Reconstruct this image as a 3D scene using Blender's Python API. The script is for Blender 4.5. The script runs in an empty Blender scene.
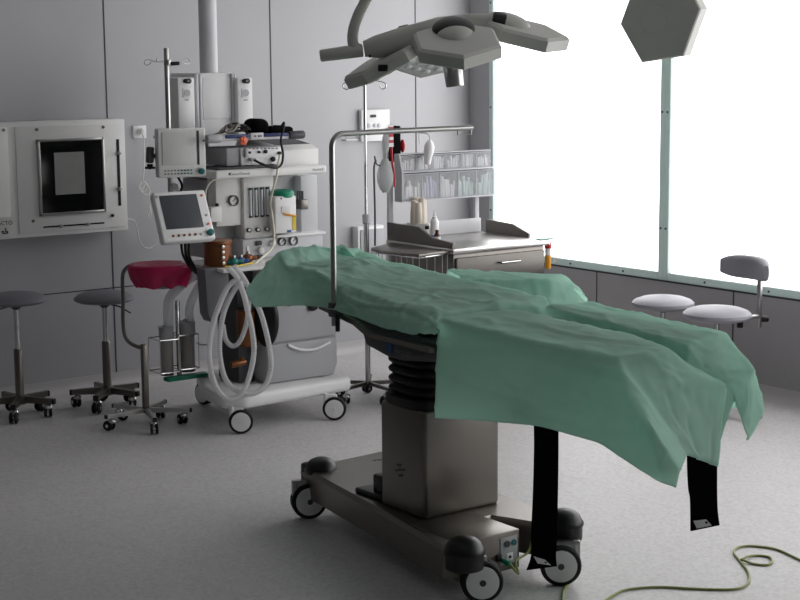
import bpy, bmesh, math, random
from mathutils import Vector, Matrix, noise
random.seed(4)
S = bpy.context.scene
COL = S.collection
PI = math.pi
R_ = math.radians

# ------------------------------------------------------------------ camera
FPX = 1581.6
YAW, PITCH, ROLL = R_(36.2656), R_(8.5285), R_(-0.50726)
EYE = Vector((0, 0, 1.7))
fw = Vector((math.sin(YAW) * math.cos(PITCH), math.cos(YAW) * math.cos(PITCH), -math.sin(PITCH)))
r0 = Vector((math.cos(YAW), -math.sin(YAW), 0)); u0 = r0.cross(fw)
RT = r0 * math.cos(ROLL) + u0 * math.sin(ROLL)
UP = -r0 * math.sin(ROLL) + u0 * math.cos(ROLL)
FH = Vector((math.sin(YAW), math.cos(YAW), 0)); RH = Vector((math.cos(YAW), -math.sin(YAW), 0))
cd = bpy.data.cameras.new('camera'); cam = bpy.data.objects.new('camera', cd); COL.objects.link(cam)
M = Matrix((RT, UP, -fw)).transposed().to_4x4(); M.translation = EYE
cam.matrix_world = M
cd.sensor_width = 36; cd.lens = FPX / 800 * 36; cd.clip_end = 100; cd.clip_start = .05
S.camera = cam

def ray(px, py): return fw + RT * ((px - 400) / FPX) - UP * ((py - 300) / FPX)
def PX(px, py, x): d = ray(px, py); return EYE + d * (x / d.x)          # point of the sight line on the plane X = x
def PY(px, py, y): d = ray(px, py); return EYE + d * (y / d.y)
def PZ(px, py, z): d = ray(px, py); return EYE + d * ((z - EYE.z) / d.z)
def PV(px, py, p):                                                       # at the same depth as ground point p
    d = ray(px, py); return EYE + d * ((p[0] * FH.x + p[1] * FH.y) / (d.x * FH.x + d.y * FH.y))

# ------------------------------------------------------------------ materials
MATS = {}
def srgb(r, g, b):
    f = lambda c: (c / 255 / 12.92) if c / 255 <= .04045 else ((c / 255 + .055) / 1.055) ** 2.4
    return (f(r), f(g), f(b), 1)
def mat(name, col, rough=.5, metal=0, bump=0, bscale=60, var=0, vscale=8, trans=0, alpha=1, transl=0, emit=0, aniso=None, coat=0, spec=.5, ior=1.45):
    m = bpy.data.materials.new(name); m.use_nodes = True; nt = m.node_tree; N = nt.nodes; L = nt.links
    b = N['Principled BSDF']; out = N['Material Output']
    b.inputs['Base Color'].default_value = col; b.inputs['Roughness'].default_value = rough
    b.inputs['Metallic'].default_value = metal; b.inputs['Specular IOR Level'].default_value = spec
    b.inputs['IOR'].default_value = ior
    b.inputs['Transmission Weight'].default_value = trans; b.inputs['Alpha'].default_value = alpha
    b.inputs['Coat Weight'].default_value = coat
    tc = N.new('ShaderNodeTexCoord')
    if var:
        n = N.new('ShaderNodeTexNoise'); n.inputs['Scale'].default_value = vscale; n.inputs['Detail'].default_value = 4
        L.new(tc.outputs['Object'], n.inputs['Vector'])
        rmp = N.new('ShaderNodeMapRange'); rmp.inputs['From Min'].default_value = .3; rmp.inputs['From Max'].default_value = .7
        rmp.inputs['To Min'].default_value = 1 - var; rmp.inputs['To Max'].default_value = 1 + var
        L.new(n.outputs['Fac'], rmp.inputs['Value'])
        hs = N.new('ShaderNodeHueSaturation'); hs.inputs['Color'].default_value = col
        L.new(rmp.outputs['Result'], hs.inputs['Value']); L.new(hs.outputs['Color'], b.inputs['Base Color'])
    if bump or aniso:
        n = N.new('ShaderNodeTexNoise'); n.inputs['Scale'].default_value = bscale; n.inputs['Detail'].default_value = 3
        mp = N.new('ShaderNodeMapping'); L.new(tc.outputs['Object'], mp.inputs['Vector'])
        if aniso: mp.inputs['Scale'].default_value = aniso
        L.new(mp.outputs['Vector'], n.inputs['Vector'])
        bp = N.new('ShaderNodeBump'); bp.inputs['Strength'].default_value = bump or .1; bp.inputs['Distance'].default_value = .01
        L.new(n.outputs['Fac'], bp.inputs['Height']); L.new(bp.outputs['Normal'], b.inputs['Normal'])
    if transl:
        t = N.new('ShaderNodeBsdfTranslucent'); t.inputs['Color'].default_value = col
        mx = N.new('ShaderNodeMixShader'); mx.inputs['Fac'].default_value = transl
        L.new(b.outputs['BSDF'], mx.inputs[1]); L.new(t.outputs['BSDF'], mx.inputs[2]); L.new(mx.outputs['Shader'], out.inputs['Surface'])
    if emit:
        b.inputs['Emission Color'].default_value = col; b.inputs['Emission Strength'].default_value = emit
    MATS[name] = m
    return m
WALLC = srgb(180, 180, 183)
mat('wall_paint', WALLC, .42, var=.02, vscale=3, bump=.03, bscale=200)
mat('far_wall_dimmed', srgb(104, 107, 109), .6, var=.03)  # unseen walls coloured dark for the unlit part of the room, cutting bounce
mat('wall_joint', srgb(70, 70, 74), .7)
mat('ceiling_paint', srgb(206, 206, 206), .8)
mat('cove_vinyl', srgb(196, 194, 194), .5)
mat('steel_front_shaded', srgb(104, 101, 97), .4, metal=1, var=.05, vscale=5, aniso=(60, 1, 1), bump=.03, bscale=10)  # trolley steel darkened for the drawer fronts; the shade is in the colour
mat('steel_top_lit', srgb(190, 188, 185), .3, metal=1, bump=.03, bscale=10)  # same trolley steel lightened for the worktop; its brightness is in the colour
mat('liner', srgb(150, 146, 142), .4, alpha=.8)
mat('dado_panel', srgb(168, 166, 168), .5, var=.03, vscale=4)
mat('backlit_frame', srgb(206, 218, 215), .4, transl=.24)  # window frame made pale and translucent so the glowing pane brightens it from behind
mat('sill_joint', srgb(60, 64, 66), .7)
mat('cream_plastic', srgb(234, 234, 232), .38, var=.015)
mat('white_plastic', srgb(236, 236, 236), .35, var=.01)
mat('grey_plastic', srgb(176, 177, 180), .45, var=.02)
mat('panel_grey', srgb(206, 207, 210), .45, var=.02)
mat('dark_grey', srgb(72, 73, 76), .5, var=.03)
mat('mid_grey', srgb(112, 113, 116), .5)
mat('black_plastic', srgb(10, 10, 11), .4)
mat('black_rubber', srgb(12, 12, 13), .6, bump=.1, bscale=150)
mat('black_cloth', srgb(9, 9, 10), .95, bump=.2, bscale=400, spec=.1)
mat('screen_dark', srgb(74, 77, 82), .3, spec=.35)
mat('screen_blank', srgb(222, 222, 220), .5)
mat('film_black', srgb(7, 9, 10), .12)
mat('film_pane', srgb(150, 150, 148), .25, var=.06, vscale=14)
mat('steel', srgb(178, 178, 176), .3, metal=1, aniso=(1, 1, 40), bump=.03, bscale=20)
mat('steel_dull', srgb(122, 118, 113), .36, metal=1, var=.05, vscale=5, aniso=(60, 1, 1), bump=.03, bscale=10)
mat('chrome', srgb(205, 205, 205), .16, metal=1)
mat('lamp_grey', srgb(196, 196, 190), .45, var=.02, vscale=5)
mat('lamp_face', srgb(205, 205, 205), .3)
mat('led_glass', srgb(225, 228, 230), .08, spec=.8)
mat('vinyl_seat', srgb(122, 122, 129), .5, bump=.05, bscale=120)
mat('vinyl_light', srgb(152, 151, 159), .45, bump=.05, bscale=120)
mat('teal', srgb(20, 110, 105), .4)
mat('green', srgb(32, 140, 110), .4)
mat('blue', srgb(44, 60, 110), .5)
mat('label_blue', srgb(40, 80, 140), .5)
mat('orange', srgb(235, 120, 85), .5)
mat('yellow', srgb(226, 200, 60), .5)
mat('amber', srgb(215, 150, 30), .35)
mat('copper', srgb(128, 80, 48), .3, metal=.5, var=.15, vscale=10)
mat('pink_bag', srgb(200, 38, 96), .35, transl=.25, bump=.5, bscale=26)
mat('red', srgb(180, 28, 40), .45)
mat('brown_glass', srgb(90, 52, 36), .3)
mat('cream_cloth', srgb(214, 206, 192), .8, bump=.3, bscale=40)
mat('cord_green', srgb(148, 156, 92), .5)
mat('cord_white', srgb(222, 222, 216), .45)
mat('cream_tube', srgb(226, 222, 205), .45)
mat('drape', srgb(208, 237, 226), .8, transl=.66, var=.03, vscale=9, bump=.1, bscale=30, spec=.15, alpha=.86)
mat('clear_plastic', srgb(225, 228, 230), .2, transl=.3, alpha=.4)
mat('clear_bin', srgb(226, 228, 232), .12, alpha=.22)
mat('hose_plastic', srgb(232, 232, 233), .3, transl=.35, alpha=.66)
mat('bottle_clear', srgb(190, 188, 184), .12, alpha=.62)
mat('bag_clear', srgb(196, 198, 198), .2, transl=.4, alpha=.6)
mat('paper', srgb(228, 228, 230), .7, var=.06, vscale=40)
mat('paper_violet', srgb(176, 176, 204), .7, var=.06, vscale=40)
mat('paper_green', srgb(190, 212, 204), .7, var=.06, vscale=40)
mat('gauge_face', srgb(232, 232, 232), .4)
mat('ink', srgb(60, 62, 66), .6)
mat('ink_pale', srgb(120, 122, 126), .6)

def pane_mat():
    m = bpy.data.materials.new('frosted_pane'); m.use_nodes = True; nt = m.node_tree; N = nt.nodes; L = nt.links
    b = N['Principled BSDF']; b.inputs['Base Color'].default_value = (.82, .84, .85, 1); b.inputs['Roughness'].default_value = .5
    b.inputs['Emission Color'].default_value = (1, .985, .99, 1); b.inputs['Emission Strength'].default_value = PANE
    MATS['frosted_pane'] = m
PANE = 3.0
pane_mat()

def floor_mat():
    m = bpy.data.materials.new('floor_vinyl'); m.use_nodes = True; nt = m.node_tree; N = nt.nodes; L = nt.links
    b = N['Principled BSDF']; b.inputs['Roughness'].default_value = .45; b.inputs['Specular IOR Level'].default_value = .3
    tc = N.new('ShaderNodeTexCoord')
    v = N.new('ShaderNodeTexVoronoi'); v.inputs['Scale'].default_value = 85; L.new(tc.outputs['Object'], v.inputs['Vector'])
    bw = N.new('ShaderNodeRGBToBW'); L.new(v.outputs['Color'], bw.inputs[0])
    cr = N.new('ShaderNodeValToRGB'); e = cr.color_ramp.elements
    e[0].position = .2; e[0].color = srgb(190, 188, 188); e[1].position = .45; e[1].color = srgb(198, 196, 196)
    k = e.new(.8); k.color = srgb(204, 202, 202)
    L.new(bw.outputs[0], cr.inputs['Fac'])
    n = N.new('ShaderNodeTexNoise'); n.inputs['Scale'].default_value = 2.2; n.inputs['Detail'].default_value = 6; L.new(tc.outputs['Object'], n.inputs['Vector'])
    br = N.new('ShaderNodeTexBrick'); br.offset = 0
    br.inputs['Scale'].default_value = 1; br.inputs['Brick Width'].default_value = .62; br.inputs['Row Height'].default_value = .62
    br.inputs['Mortar Size'].default_value = .0022; br.inputs['Mortar Smooth'].default_value = .4
    br.inputs['Color1'].default_value = (1, 1, 1, 1); br.inputs['Color2'].default_value = (1, 1, 1, 1); br.inputs['Mortar'].default_value = (.86, .86, .86, 1)
    mp = N.new('ShaderNodeMapping'); mp.inputs['Location'].default_value = (.02, .28, 0); L.new(tc.outputs['Object'], mp.inputs['Vector']); L.new(mp.outputs['Vector'], br.inputs['Vector'])
    mr = N.new('ShaderNodeMapRange'); mr.inputs['To Min'].default_value = .94; mr.inputs['To Max'].default_value = 1.05; L.new(n.outputs['Fac'], mr.inputs['Value'])
    mul = N.new('ShaderNodeMix'); mul.data_type = 'RGBA'; mul.blend_type = 'MULTIPLY'; mul.inputs['Factor'].default_value = 1
    L.new(cr.outputs['Color'], mul.inputs['A']); L.new(br.outputs['Color'], mul.inputs['B'])
    hs = N.new('ShaderNodeHueSaturation'); L.new(mul.outputs['Result'], hs.inputs['Color']); L.new(mr.outputs['Result'], hs.inputs['Value'])
    L.new(hs.outputs['Color'], b.inputs['Base Color'])
    MATS['floor_vinyl'] = m
floor_mat()

# ------------------------------------------------------------------ mesh building
ORG = {}
class MB:
    def __init__(s): s.v = []; s.f = []
    def add(s, vs, fs):
        o = len(s.v); s.v += [Vector(p) for p in vs]; s.f += [[i + o for i in f] for f in fs]; return s
    def bm(s, bm, mx=None):
        bm.verts.ensure_lookup_table(); bm.verts.index_update()
        s.add([(mx @ v.co if mx else v.co.copy()) for v in bm.verts], [[v.index for v in f.verts] for f in bm.faces]); bm.free(); return s
    def rbox(s, c, size, rot=None, b=0, seg=2):
        bm = bmesh.new(); bmesh.ops.create_cube(bm, size=1)
        for v in bm.verts: v.co = Vector((v.co.x * size[0], v.co.y * size[1], v.co.z * size[2]))
        if b: bmesh.ops.bevel(bm, geom=bm.edges[:], offset=min(b, min(size) * .49), segments=seg, affect='EDGES', profile=.5)
        mx = (rot.to_4x4() if rot else Matrix.Identity(4)); mx = mx.copy(); mx.translation = Vector(c)
        return s.bm(bm, mx)
    def box(s, x0, x1, y0, y1, z0, z1, b=0, seg=2):
        return s.rbox(((x0 + x1) / 2, (y0 + y1) / 2, (z0 + z1) / 2), (abs(x1 - x0), abs(y1 - y0), abs(z1 - z0)), None, b, seg)
    def cyl(s, p0, p1, r0, r1=None, n=20, bev=0):
        p0, p1 = Vector(p0), Vector(p1); r1 = r0 if r1 is None else r1
        a = (p1 - p0); h = a.length; q = a.normalized().to_track_quat('Z', 'Y').to_matrix()
        prof = [(r0, 0), (r1, h)] if not bev else [(r0 - bev, 0), (r0 - bev * .3, bev * .3), (r0, bev), (r1, h - bev), (r1 - bev * .3, h - bev * .3), (r1 - bev, h)]
        return s.lathe(prof, p0, n, q, True)
    def lathe(s, prof, c, n=24, rot=None, caps=True, sx=1, sy=1):
        c = Vector(c); vs = []; fs = []
        for r, z in prof:
            for i in range(n):
                a = 2 * PI * i / n; p = Vector((r * math.cos(a) * sx, r * math.sin(a) * sy, z)); vs.append(c + (rot @ p if rot else p))
        m = len(prof)
        for j in range(m - 1):
            for i in range(n): fs.append([j * n + i, j * n + (i + 1) % n, (j + 1) * n + (i + 1) % n, (j + 1) * n + i])
        if caps:
            if prof[0][0] > 1e-6: fs.append(list(range(n))[::-1])
            if prof[-1][0] > 1e-6: fs.append([(m - 1) * n + i for i in range(n)])
        return s.add(vs, fs)
    def ell(s, c, r, rot=None, n=20, m=12, top=1.0, bot=-1.0):
        prof = []
        for j in range(m + 1):
            t = math.asin(bot) + (math.asin(top) - math.asin(bot)) * j / m
            prof.append((max(math.cos(t), 1e-4), math.sin(t)))
        mx = Matrix.Diagonal(Vector(r)); mx = (rot @ mx) if rot else mx
        return s.lathe(prof, c, n, mx, True)
    def prism(s, poly, ax, a, b):
        n = len(poly)
        def P(q, t): return {'x': (t, q[0], q[1]), 'y': (q[0], t, q[1]), 'z': (q[0], q[1], t)}[ax]
        vs = [P(q, a) for q in poly] + [P(q, b) for q in poly]
        fs = [list(range(n))[::-1], list(range(n, 2 * n))] + [[i, (i + 1) % n, n + (i + 1) % n, n + i] for i in range(n)]
        bm = bmesh.new(); bv = [bm.verts.new(v) for v in vs]
        for f in fs: bm.faces.new([bv[i] for i in f])
        bmesh.ops.recalc_face_normals(bm, faces=bm.faces[:])
        return s.bm(bm)
    def prismb(s, poly, ax, a, b, bev, seg=2):
        t = MB(); t.prism(poly, ax, a, b)
        bm = bmesh.new(); bv = [bm.verts.new(v) for v in t.v]
        for f in t.f: bm.faces.new([bv[i] for i in f])
        bmesh.ops.recalc_face_normals(bm, faces=bm.faces[:])
        bmesh.ops.bevel(bm, geom=bm.edges[:], offset=bev, segments=seg, affect='EDGES', profile=.5)
        return s.bm(bm)
    def tube(s, pts, r, n=8, closed=False, smooth=0, rib=0):
        pts = [Vector(p) for p in pts]
        if smooth: pts = spline(pts, smooth, closed)
        m = len(pts); T = []
        for i in range(m):
            a = pts[(i - 1) % m] if closed or i > 0 else pts[i]; b = pts[(i + 1) % m] if closed or i < m - 1 else pts[i]
            T.append((b - a).normalized() if (b - a).length > 1e-9 else Vector((0, 0, 1)))
        u = T[0].orthogonal().normalized(); vs = []; fs = []
        for i in range(m):
            u = (u - T[i] * u.dot(T[i])).normalized(); w = T[i].cross(u)
            rr = (r[i] if isinstance(r, list) else r) * (1 + (rib if i % 2 else -rib))
            for k in range(n):
                a = 2 * PI * k / n; vs.append(pts[i] + (u * math.cos(a) + w * math.sin(a)) * rr)
        for i in range(m if closed else m - 1):
            j = (i + 1) % m
            for k in range(n): fs.append([i * n + k, i * n + (k + 1) % n, j * n + (k + 1) % n, j * n + k])
        if not closed: fs += [list(range(n))[::-1], [(m - 1) * n + k for k in range(n)]]
        return s.add(vs, fs)
    def build(s, name, m, parent=None, ang=35, at=None):
        me = bpy.data.meshes.new(name)
        o = bpy.data.objects.new(name, me); COL.objects.link(o)
        base = ORG[parent.name] if parent else (Vector(at) if at else Vector((0, 0, 0)))
        me.from_pydata([v - base for v in s.v], [], s.f); me.update()
        for p in me.polygons: p.use_smooth = True
        try: me.set_sharp_from_angle(angle=R_(ang))
        except Exception: pass
        me.materials.append(MATS[m])
        if parent: o.parent = parent
        else: o.location = base
        ORG[o.name] = base
        return o
def spline(p, k, closed=False):
    n = len(p); out = []
    for i in range(n if closed else n - 1):
        g = lambda j: p[j % n] if closed else p[max(0, min(n - 1, j))]
        a, b, c, d = g(i - 1), g(i), g(i + 1), g(i + 2)
        for t in range(k):
            t /= k; out.append(.5 * ((2 * b) + (c - a) * t + (2 * a - 5 * b + 4 * c - d) * t * t + (3 * b - a - 3 * c + d) * t ** 3))
    if not closed: out.append(p[-1].copy())
    return out
def thing(name, loc, label, cat, group=None):
    o = bpy.data.objects.new(name, None); COL.objects.link(o); o.location = loc; o.empty_display_size = .05
    ORG[o.name] = Vector(loc); return tag(o, label, cat, group)
def tag(o, label, cat, group=None):
    o['label'] = label; o['category'] = cat
    if group: o['group'] = group
    return o
def struct(o): o['kind'] = 'structure'; return o
def dup(root, loc, label, group=None, rz=0):
    r = root.copy(); COL.objects.link(r); r.location = loc; r.rotation_euler = (0, 0, rz); r['label'] = label
    for ch in list(root.children):
        c = ch.copy(); COL.objects.link(c); c.parent = r
        for g in ch.children: d = g.copy(); COL.objects.link(d); d.parent = c
    return r
def rotm(x=0, y=0, z=0): return Matrix.Rotation(R_(z), 3, 'Z') @ Matrix.Rotation(R_(y), 3, 'Y') @ Matrix.Rotation(R_(x), 3, 'X')
def lettering(txt, size, c, rot, m, parent, name='lettering'):
    cu = bpy.data.curves.new('t', 'FONT'); cu.body = txt; cu.size = size; cu.align_x = 'CENTER'; cu.align_y = 'CENTER'; cu.extrude = .0004
    t = bpy.data.objects.new('t', cu); COL.objects.link(t); bpy.context.view_layer.update()
    me = bpy.data.meshes.new_from_object(t.evaluated_get(bpy.context.evaluated_depsgraph_get()))
    bpy.data.objects.remove(t)
    b = MB(); b.add([Vector(c) + rot @ v.co for v in me.vertices], [list(p.vertices) for p in me.polygons])
    return b.build(name, m, parent)
FRONT = rotm(90)       # text / discs that face -Y
def frect(x0, y0, x1, y1, Y):          # picture rectangle -> x and z range of a front face lying in plane y = Y
    mx, my = (x0 + x1) / 2, (y0 + y1) / 2
    return PY(x0, my, Y).x, PY(x1, my, Y).x, PY(mx, y1, Y).z, PY(mx, y0, Y).z
def fbox(mb, x0, y0, x1, y1, Y, d, b=.003):
    a, c, e, g = frect(x0, y0, x1, y1, Y); return mb.box(a, c, Y, Y + d, e, g, b)
def fcyl(mb, px, py, Y, r, d, n=20): # round knob or dial standing out of plane y = Y
    p = PY(px, py, Y); return mb.cyl(p, p - Vector((0, d, 0)), r, n=n, bev=min(r, d) * .25)

# ------------------------------------------------------------------ the room
XW, YB, XL, YF, ZC = 6.13, 7.62, -1.6, -1.6, 3.0
struct(MB().box(XL - .1, XW + .3, YF - .1, YB + .2, -.1, 0).build('floor', 'floor_vinyl'))
struct(MB().box(XL - .1, XW + .3, YF - .1, YB + .2, ZC, ZC + .1).build('ceiling', 'ceiling_paint'))
struct(MB().box(XL - .1, XL, YF, YB, 0, ZC).build('wall_left', 'far_wall_dimmed'))
struct(MB().box(XL, XW, YF - .1, YF, 0, ZC).build('wall_front', 'far_wall_dimmed'))
wb = struct(MB().box(XL, XW + .2, YB, YB + .15, 0, ZC).build('wall_back', 'wall_paint'))
j = MB()
xs = [3.70 + 1.01 * k for k in range(-5, 3)]
for x in xs: j.box(x - .004, x + .004, YB - .0012, YB + .01, .07, ZC)
j.box(XL, XW, YB - .0012, YB + .01, .527, .533)
struct(j.build('trim_1', 'wall_joint'))
def cove(poly, ax, a, b): return MB().prism(poly, ax, a, b)
cv = [(0, 0)] + [(-.05 + .05 * math.sin(t), .05 - .05 * math.cos(t)) for t in [PI / 2 * k / 6 for k in range(7)]] + [(-.0, .075), (0, .075)]
cvp = [(-.05, 0)] + [(-.05 + .046 * math.sin(t), .05 - .05 * math.cos(t)) for t in [PI / 2 * k / 6 for k in range(1, 7)]] + [(-.004, .072), (0, .072), (0, 0)]
struct(MB().prism([(YB + a, b) for a, b in cvp], 'x', XL, XW).build('baseboard_back', 'cove_vinyl'))
struct(MB().prism([(XW + a, b) for a, b in cvp], 'y', YF, YB).build('baseboard_right', 'cove_vinyl'))
# right wall: dado, header, end piers
Z0, Z1 = .53, 2.62
YE = 7.43
struct(MB().box(XW, XW + .2, YF, YB, 0, Z0).build('wall_right', 'dado_panel'))
struct(MB().box(XW, XW + .2, YF, YB, Z1, ZC).build('wall_right_header', 'wall_paint'))
struct(MB().box(XW, XW + .2, YE, YB, Z0, Z1).build('wall_right_pier', 'wall_paint'))
bounds = [YE, 5.965, 4.50, 3.035, 1.57, .105]
struct(MB().box(XW, XW + .2, YF, bounds[-1], Z0, Z1).build('wall_right_end', 'wall_paint'))
j = MB()
for y in (6.475, 5.46, 4.445, 3.43, 2.415): j.box(XW - .0015, XW + .01, y - .004, y + .004, .07, Z0)
j.box(XW - .0015, XW + .01, YF, YE, Z0 - .008, Z0 + .002)
struct(j.build('trim_2', 'sill_joint'))
for i in range(5):
    a, b = bounds[i + 1], bounds[i]
    w = MB(); fwid = .036
    w.box(XW + .0, XW + .028, a, a + fwid, Z0, Z1, .003); w.box(XW + .0, XW + .028, b - fwid, b, Z0, Z1, .003)
    w.box(XW + .0, XW + .028, a + fwid, b - fwid, Z0, Z0 + .042, .003); w.box(XW + .0, XW + .028, a + fwid, b - fwid, Z1 - .04, Z1, .003)
    wo = struct(w.build('window_%d' % (i + 1), 'backlit_frame'))
    MB().box(XW + .03, XW + .04, a + .002, b - .002, Z0 + .002, Z1 - .002).build('window_pane', 'frosted_pane', wo)
    sc = MB()
    for k in range(3):
        y = a + .3 + k * .43
        sc.cyl((XW + .001, y, Z0 + .02), (XW - .004, y, Z0 + .02), .006, n=10)
        for yy in (a + .018, b - .018): sc.cyl((XW + .001, yy, Z0 + .28 + k * .62), (XW - .004, yy, Z0 + .28 + k * .62), .006, n=10)
    sc.build('frame_screw', 'dark_grey', wo)

# ------------------------------------------------------------------ generic pieces
def caster(parent, p, d, r=.028, m='black_rubber', fork='chrome'):
    """small twin caster hanging under point p, trailing along d; wheel centre at height r"""
    d = Vector(d).normalized(); side = Vector((-d.y, d.x, 0))
    c = Vector((p[0], p[1], 0)) + d * .018; c.z = r + .001
    f = MB(); f.cyl((p[0], p[1], p[2]), (p[0], p[1], r * 2 + .004), .007, n=10)
    f.ell((p[0], p[1], r * 1.9), (.02, .02, .014), n=12, m=6)
    for s in (-1, 1): f.rbox(c + side * s * .003 + Vector((0, 0, r * .55)) - d * .008, (.02, .004, r * 1.1), Matrix.Rotation(math.atan2(d.y, d.x), 3, 'Z'), .001)
    o = f.build('caster', fork, parent)
    w = MB()
    for s in (-1, 1): w.cyl(c + side * s * .007, c + side * s * .018, r, n=20, bev=.004)
    w.build('wheel', m, o)
    h = MB(); h.cyl(c - side * .021, c + side * .021, r * .35, n=12); h.build('axle', fork, o)
    return o
def star_base(root, c, n, L, a0, hz, w, h, mt, r=.028):
    for k in range(n):
        a = a0 + 2 * PI * k / n; d = Vector((math.cos(a), math.sin(a), 0)); rm = Matrix.Rotation(a, 3, 'Z')
        b = MB()
        bm = bmesh.new(); bmesh.ops.create_cube(bm, size=1)
        for v in bm.verts:
            t = v.co.x + .5
            v.co = Vector((.015 + t * (L - .015), v.co.y * w * (1 - .25 * t), (v.co.z) * h * (1 - .25 * t) - t * h * .12))
        bmesh.ops.bevel(bm, geom=bm.edges[:], offset=.003, segments=2, affect='EDGES')
        mx = rm.to_4x4(); mx.translation = Vector((c[0], c[1], hz)); b.bm(bm, mx)
        b.build('leg', mt, root)
        e = MB(); q = Vector((c[0], c[1], hz - h * .12)) + d * (L + .002); e.rbox(q, (.012, w * .8, h * .8), rm, .003)
        e.build('leg_cap', 'black_plastic', root)
        q = Vector((c[0], c[1], hz - h * .4)) + d * (L - .03)
        caster(root, q, (math.cos(a + 2.2 + k), math.sin(a + 2.2 + k), 0), r)
def stool(name, loc, seat_z, label, a0, seat_mat, r=.155, back=False, lever=True, leg=.24, group=None):
    x, y = loc; root = thing(name, (x, y, 0), label, 'stool', group)
    star_base(root, (x, y), 5, leg, a0, .085, .034, .034, 'steel_dull')
    MB().lathe([(.03, .062), (.034, .07), (.034, .1), (.021, .108), (.021, .33), (.018, .335)], (x, y, 0), 20).build('post_sleeve', 'steel_dull', root)
    MB().cyl((x, y, .3), (x, y, seat_z - .04), .013, n=16).build('gas_post', 'chrome', root)
    MB().lathe([(.015, seat_z - .07), (.03, seat_z - .055), (.06, seat_z - .046), (r * .6, seat_z - .044), (r * .6, seat_z - .03)], (x, y, 0), 24).build('seat_plate', 'dark_grey', root)
    tk_ = 1.2 if seat_mat == 'vinyl_light' else 1
    p = [(r * .7, -.042 * tk_), (r * .85, -.04 * tk_), (r * .96, -.033 * tk_), (r, -.026 * tk_), (r * .985, -.018), (r * .9, -.006), (r * .7, .006), (r * .4, .014), (.001, .017)]
    MB().lathe([(a, seat_z + b) for a, b in p], (x, y, 0), 40).build('seat', seat_mat, root)
    if lever:
        sg = 1 if 'pink' in label else -1
        MB().tube([Vector((x, y, seat_z - .05)), Vector((x, y, seat_z - .065)) + RH * sg * .07, Vector((x, y, seat_z - .10)) + RH * sg * .13], .004, 8, smooth=4).build('height_lever', 'dark_grey', root)
    return root

# ------------------------------------------------------------------ left stools
st1 = PZ(20, 396, .1); st2 = PZ(107.5, 387, .1)
stool('surgeon_stool', (st2.x, st2.y), .575, 'round grey stool on five casters, standing behind the pole of the pink-bagged basin', -1.09, 'vinyl_seat', r=.15, leg=.18)
stool('surgeon_stool', (st1.x, st1.y), .60, 'round grey stool on casters at the far left, under the wall viewing box', -.9, 'vinyl_seat', r=.15, leg=.18)
# right stools
sa = PZ(663, 305, .48); sb = PZ(717, 316, .48)
stool('surgeon_stool', (sa.x, sa.y), .513, 'backless pale grey stool behind the draped table, nearest the window mullion', .2, 'vinyl_light', r=.158, lever=False)
rs = stool('surgeon_stool', (sb.x, sb.y), .513, 'pale grey stool with a curved backrest on a post, in front of the window', -.15, 'vinyl_light', r=.165, lever=False)
# its backrest
bp = PV(759, 318, (sb.x + .235, sb.y + .0, 0))
MB().tube([(sb.x + .02, sb.y - .01, .455), (bp.x, bp.y, .455)], .011, 10).build('backrest_arm', 'steel', rs)
top = PV(760, 284, bp)
MB().box(bp.x - .008, bp.x + .008, bp.y - .012, bp.y + .012, .40, top.z + .06, .003).build('backrest_post', 'steel', rs)
kn = MB(); kn.cyl((bp.x + .012, bp.y, .44), (bp.x + .045, bp.y - .02, .44), .016, n=12, bev=.004); kn.build('clamp_knob', 'black_plastic', rs); kn = MB(); kn.cyl((bp.x - .08, bp.y + .05, .43), (bp.x - .08, bp.y + .05, .40), .016, n=10, bev=.003)
kn.build('clamp_knob', 'black_plastic', rs)
br = MB(); ctr = Vector((sb.x, sb.y, 0)); Zb = PV(745, 267, bp).z
vs = []; fs = []; nA, nB = 26, 14
a_mid = math.atan2(bp.y - sb.y, bp.x - sb.x)
for i in range(nA + 1):
    t = i / nA * 2 - 1; a = R_(-6) + t * .80; e = (1 - abs(t) ** 4 * .45)
    for k in range(nB):
        q = 2 * PI * k / nB; cx = math.copysign(abs(math.cos(q)) ** .7, math.cos(q)); cz = math.copysign(abs(math.sin(q)) ** .7, math.sin(q))
        rad = .225 + .024 * cx * e; z = Zb + .058 * cz * e
        vs.append((ctr.x + rad * math.cos(a), ctr.y + rad * math.sin(a), z))
for i in range(nA):
    for k in range(nB): fs.append([i * nB + k, i * nB + (k + 1) % nB, (i + 1) * nB + (k + 1) % nB, (i + 1) * nB + k])
fs += [list(range(nB))[::-1], [nA * nB + k for k in range(nB)]]
br.add(vs, fs); br.build('backrest', 'vinyl_light', rs, ang=60)

# ------------------------------------------------------------------ x-ray viewing box on the back wall
YX = 7.5
x0, x1, z0, z1 = frect(-40, 122, 127, 235, YX)
z0, z1 = .845, 1.425
xr = thing('x_ray_viewer', ((x0 + x1) / 2, YB, z0), 'cream x-ray viewing box with a dark square screen, at the left of the back wall', 'viewing box')
MB().box(x0, x1, YX + .004, YB - .001, z0, z1, .006).build('casing', 'cream_plastic', xr)
pl = frect(17, 125, 124, 235, YX)
MB().box(pl[0], pl[1], YX - .002, YX + .01, z0 + .02, z1 - .022, .003).build('front_panel', 'cream_plastic', xr)
p2 = frect(-45, 125, 9.5, 235, YX)
MB().box(p2[0], p2[1], YX - .002, YX + .01, z0 + .11, z1 - .022, .003).build('front_panel', 'cream_plastic', xr)
f = frect(37.5, 139, 104, 213, YX)
fr = MB(); fz0, fz1 = PY(72, 214, YX).z, PY(72, 138, YX).z
for a in ((f[0], f[0] + .014, fz0, fz1), (f[1] - .014, f[1], fz0, fz1), (f[0], f[1], fz0, fz0 + .014), (f[0], f[1], fz1 - .014, fz1)):
    fr.box(a[0], a[1], YX - .016, YX, a[2], a[3], .003)
fo = fr.build('screen_frame', 'steel', xr)
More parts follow.
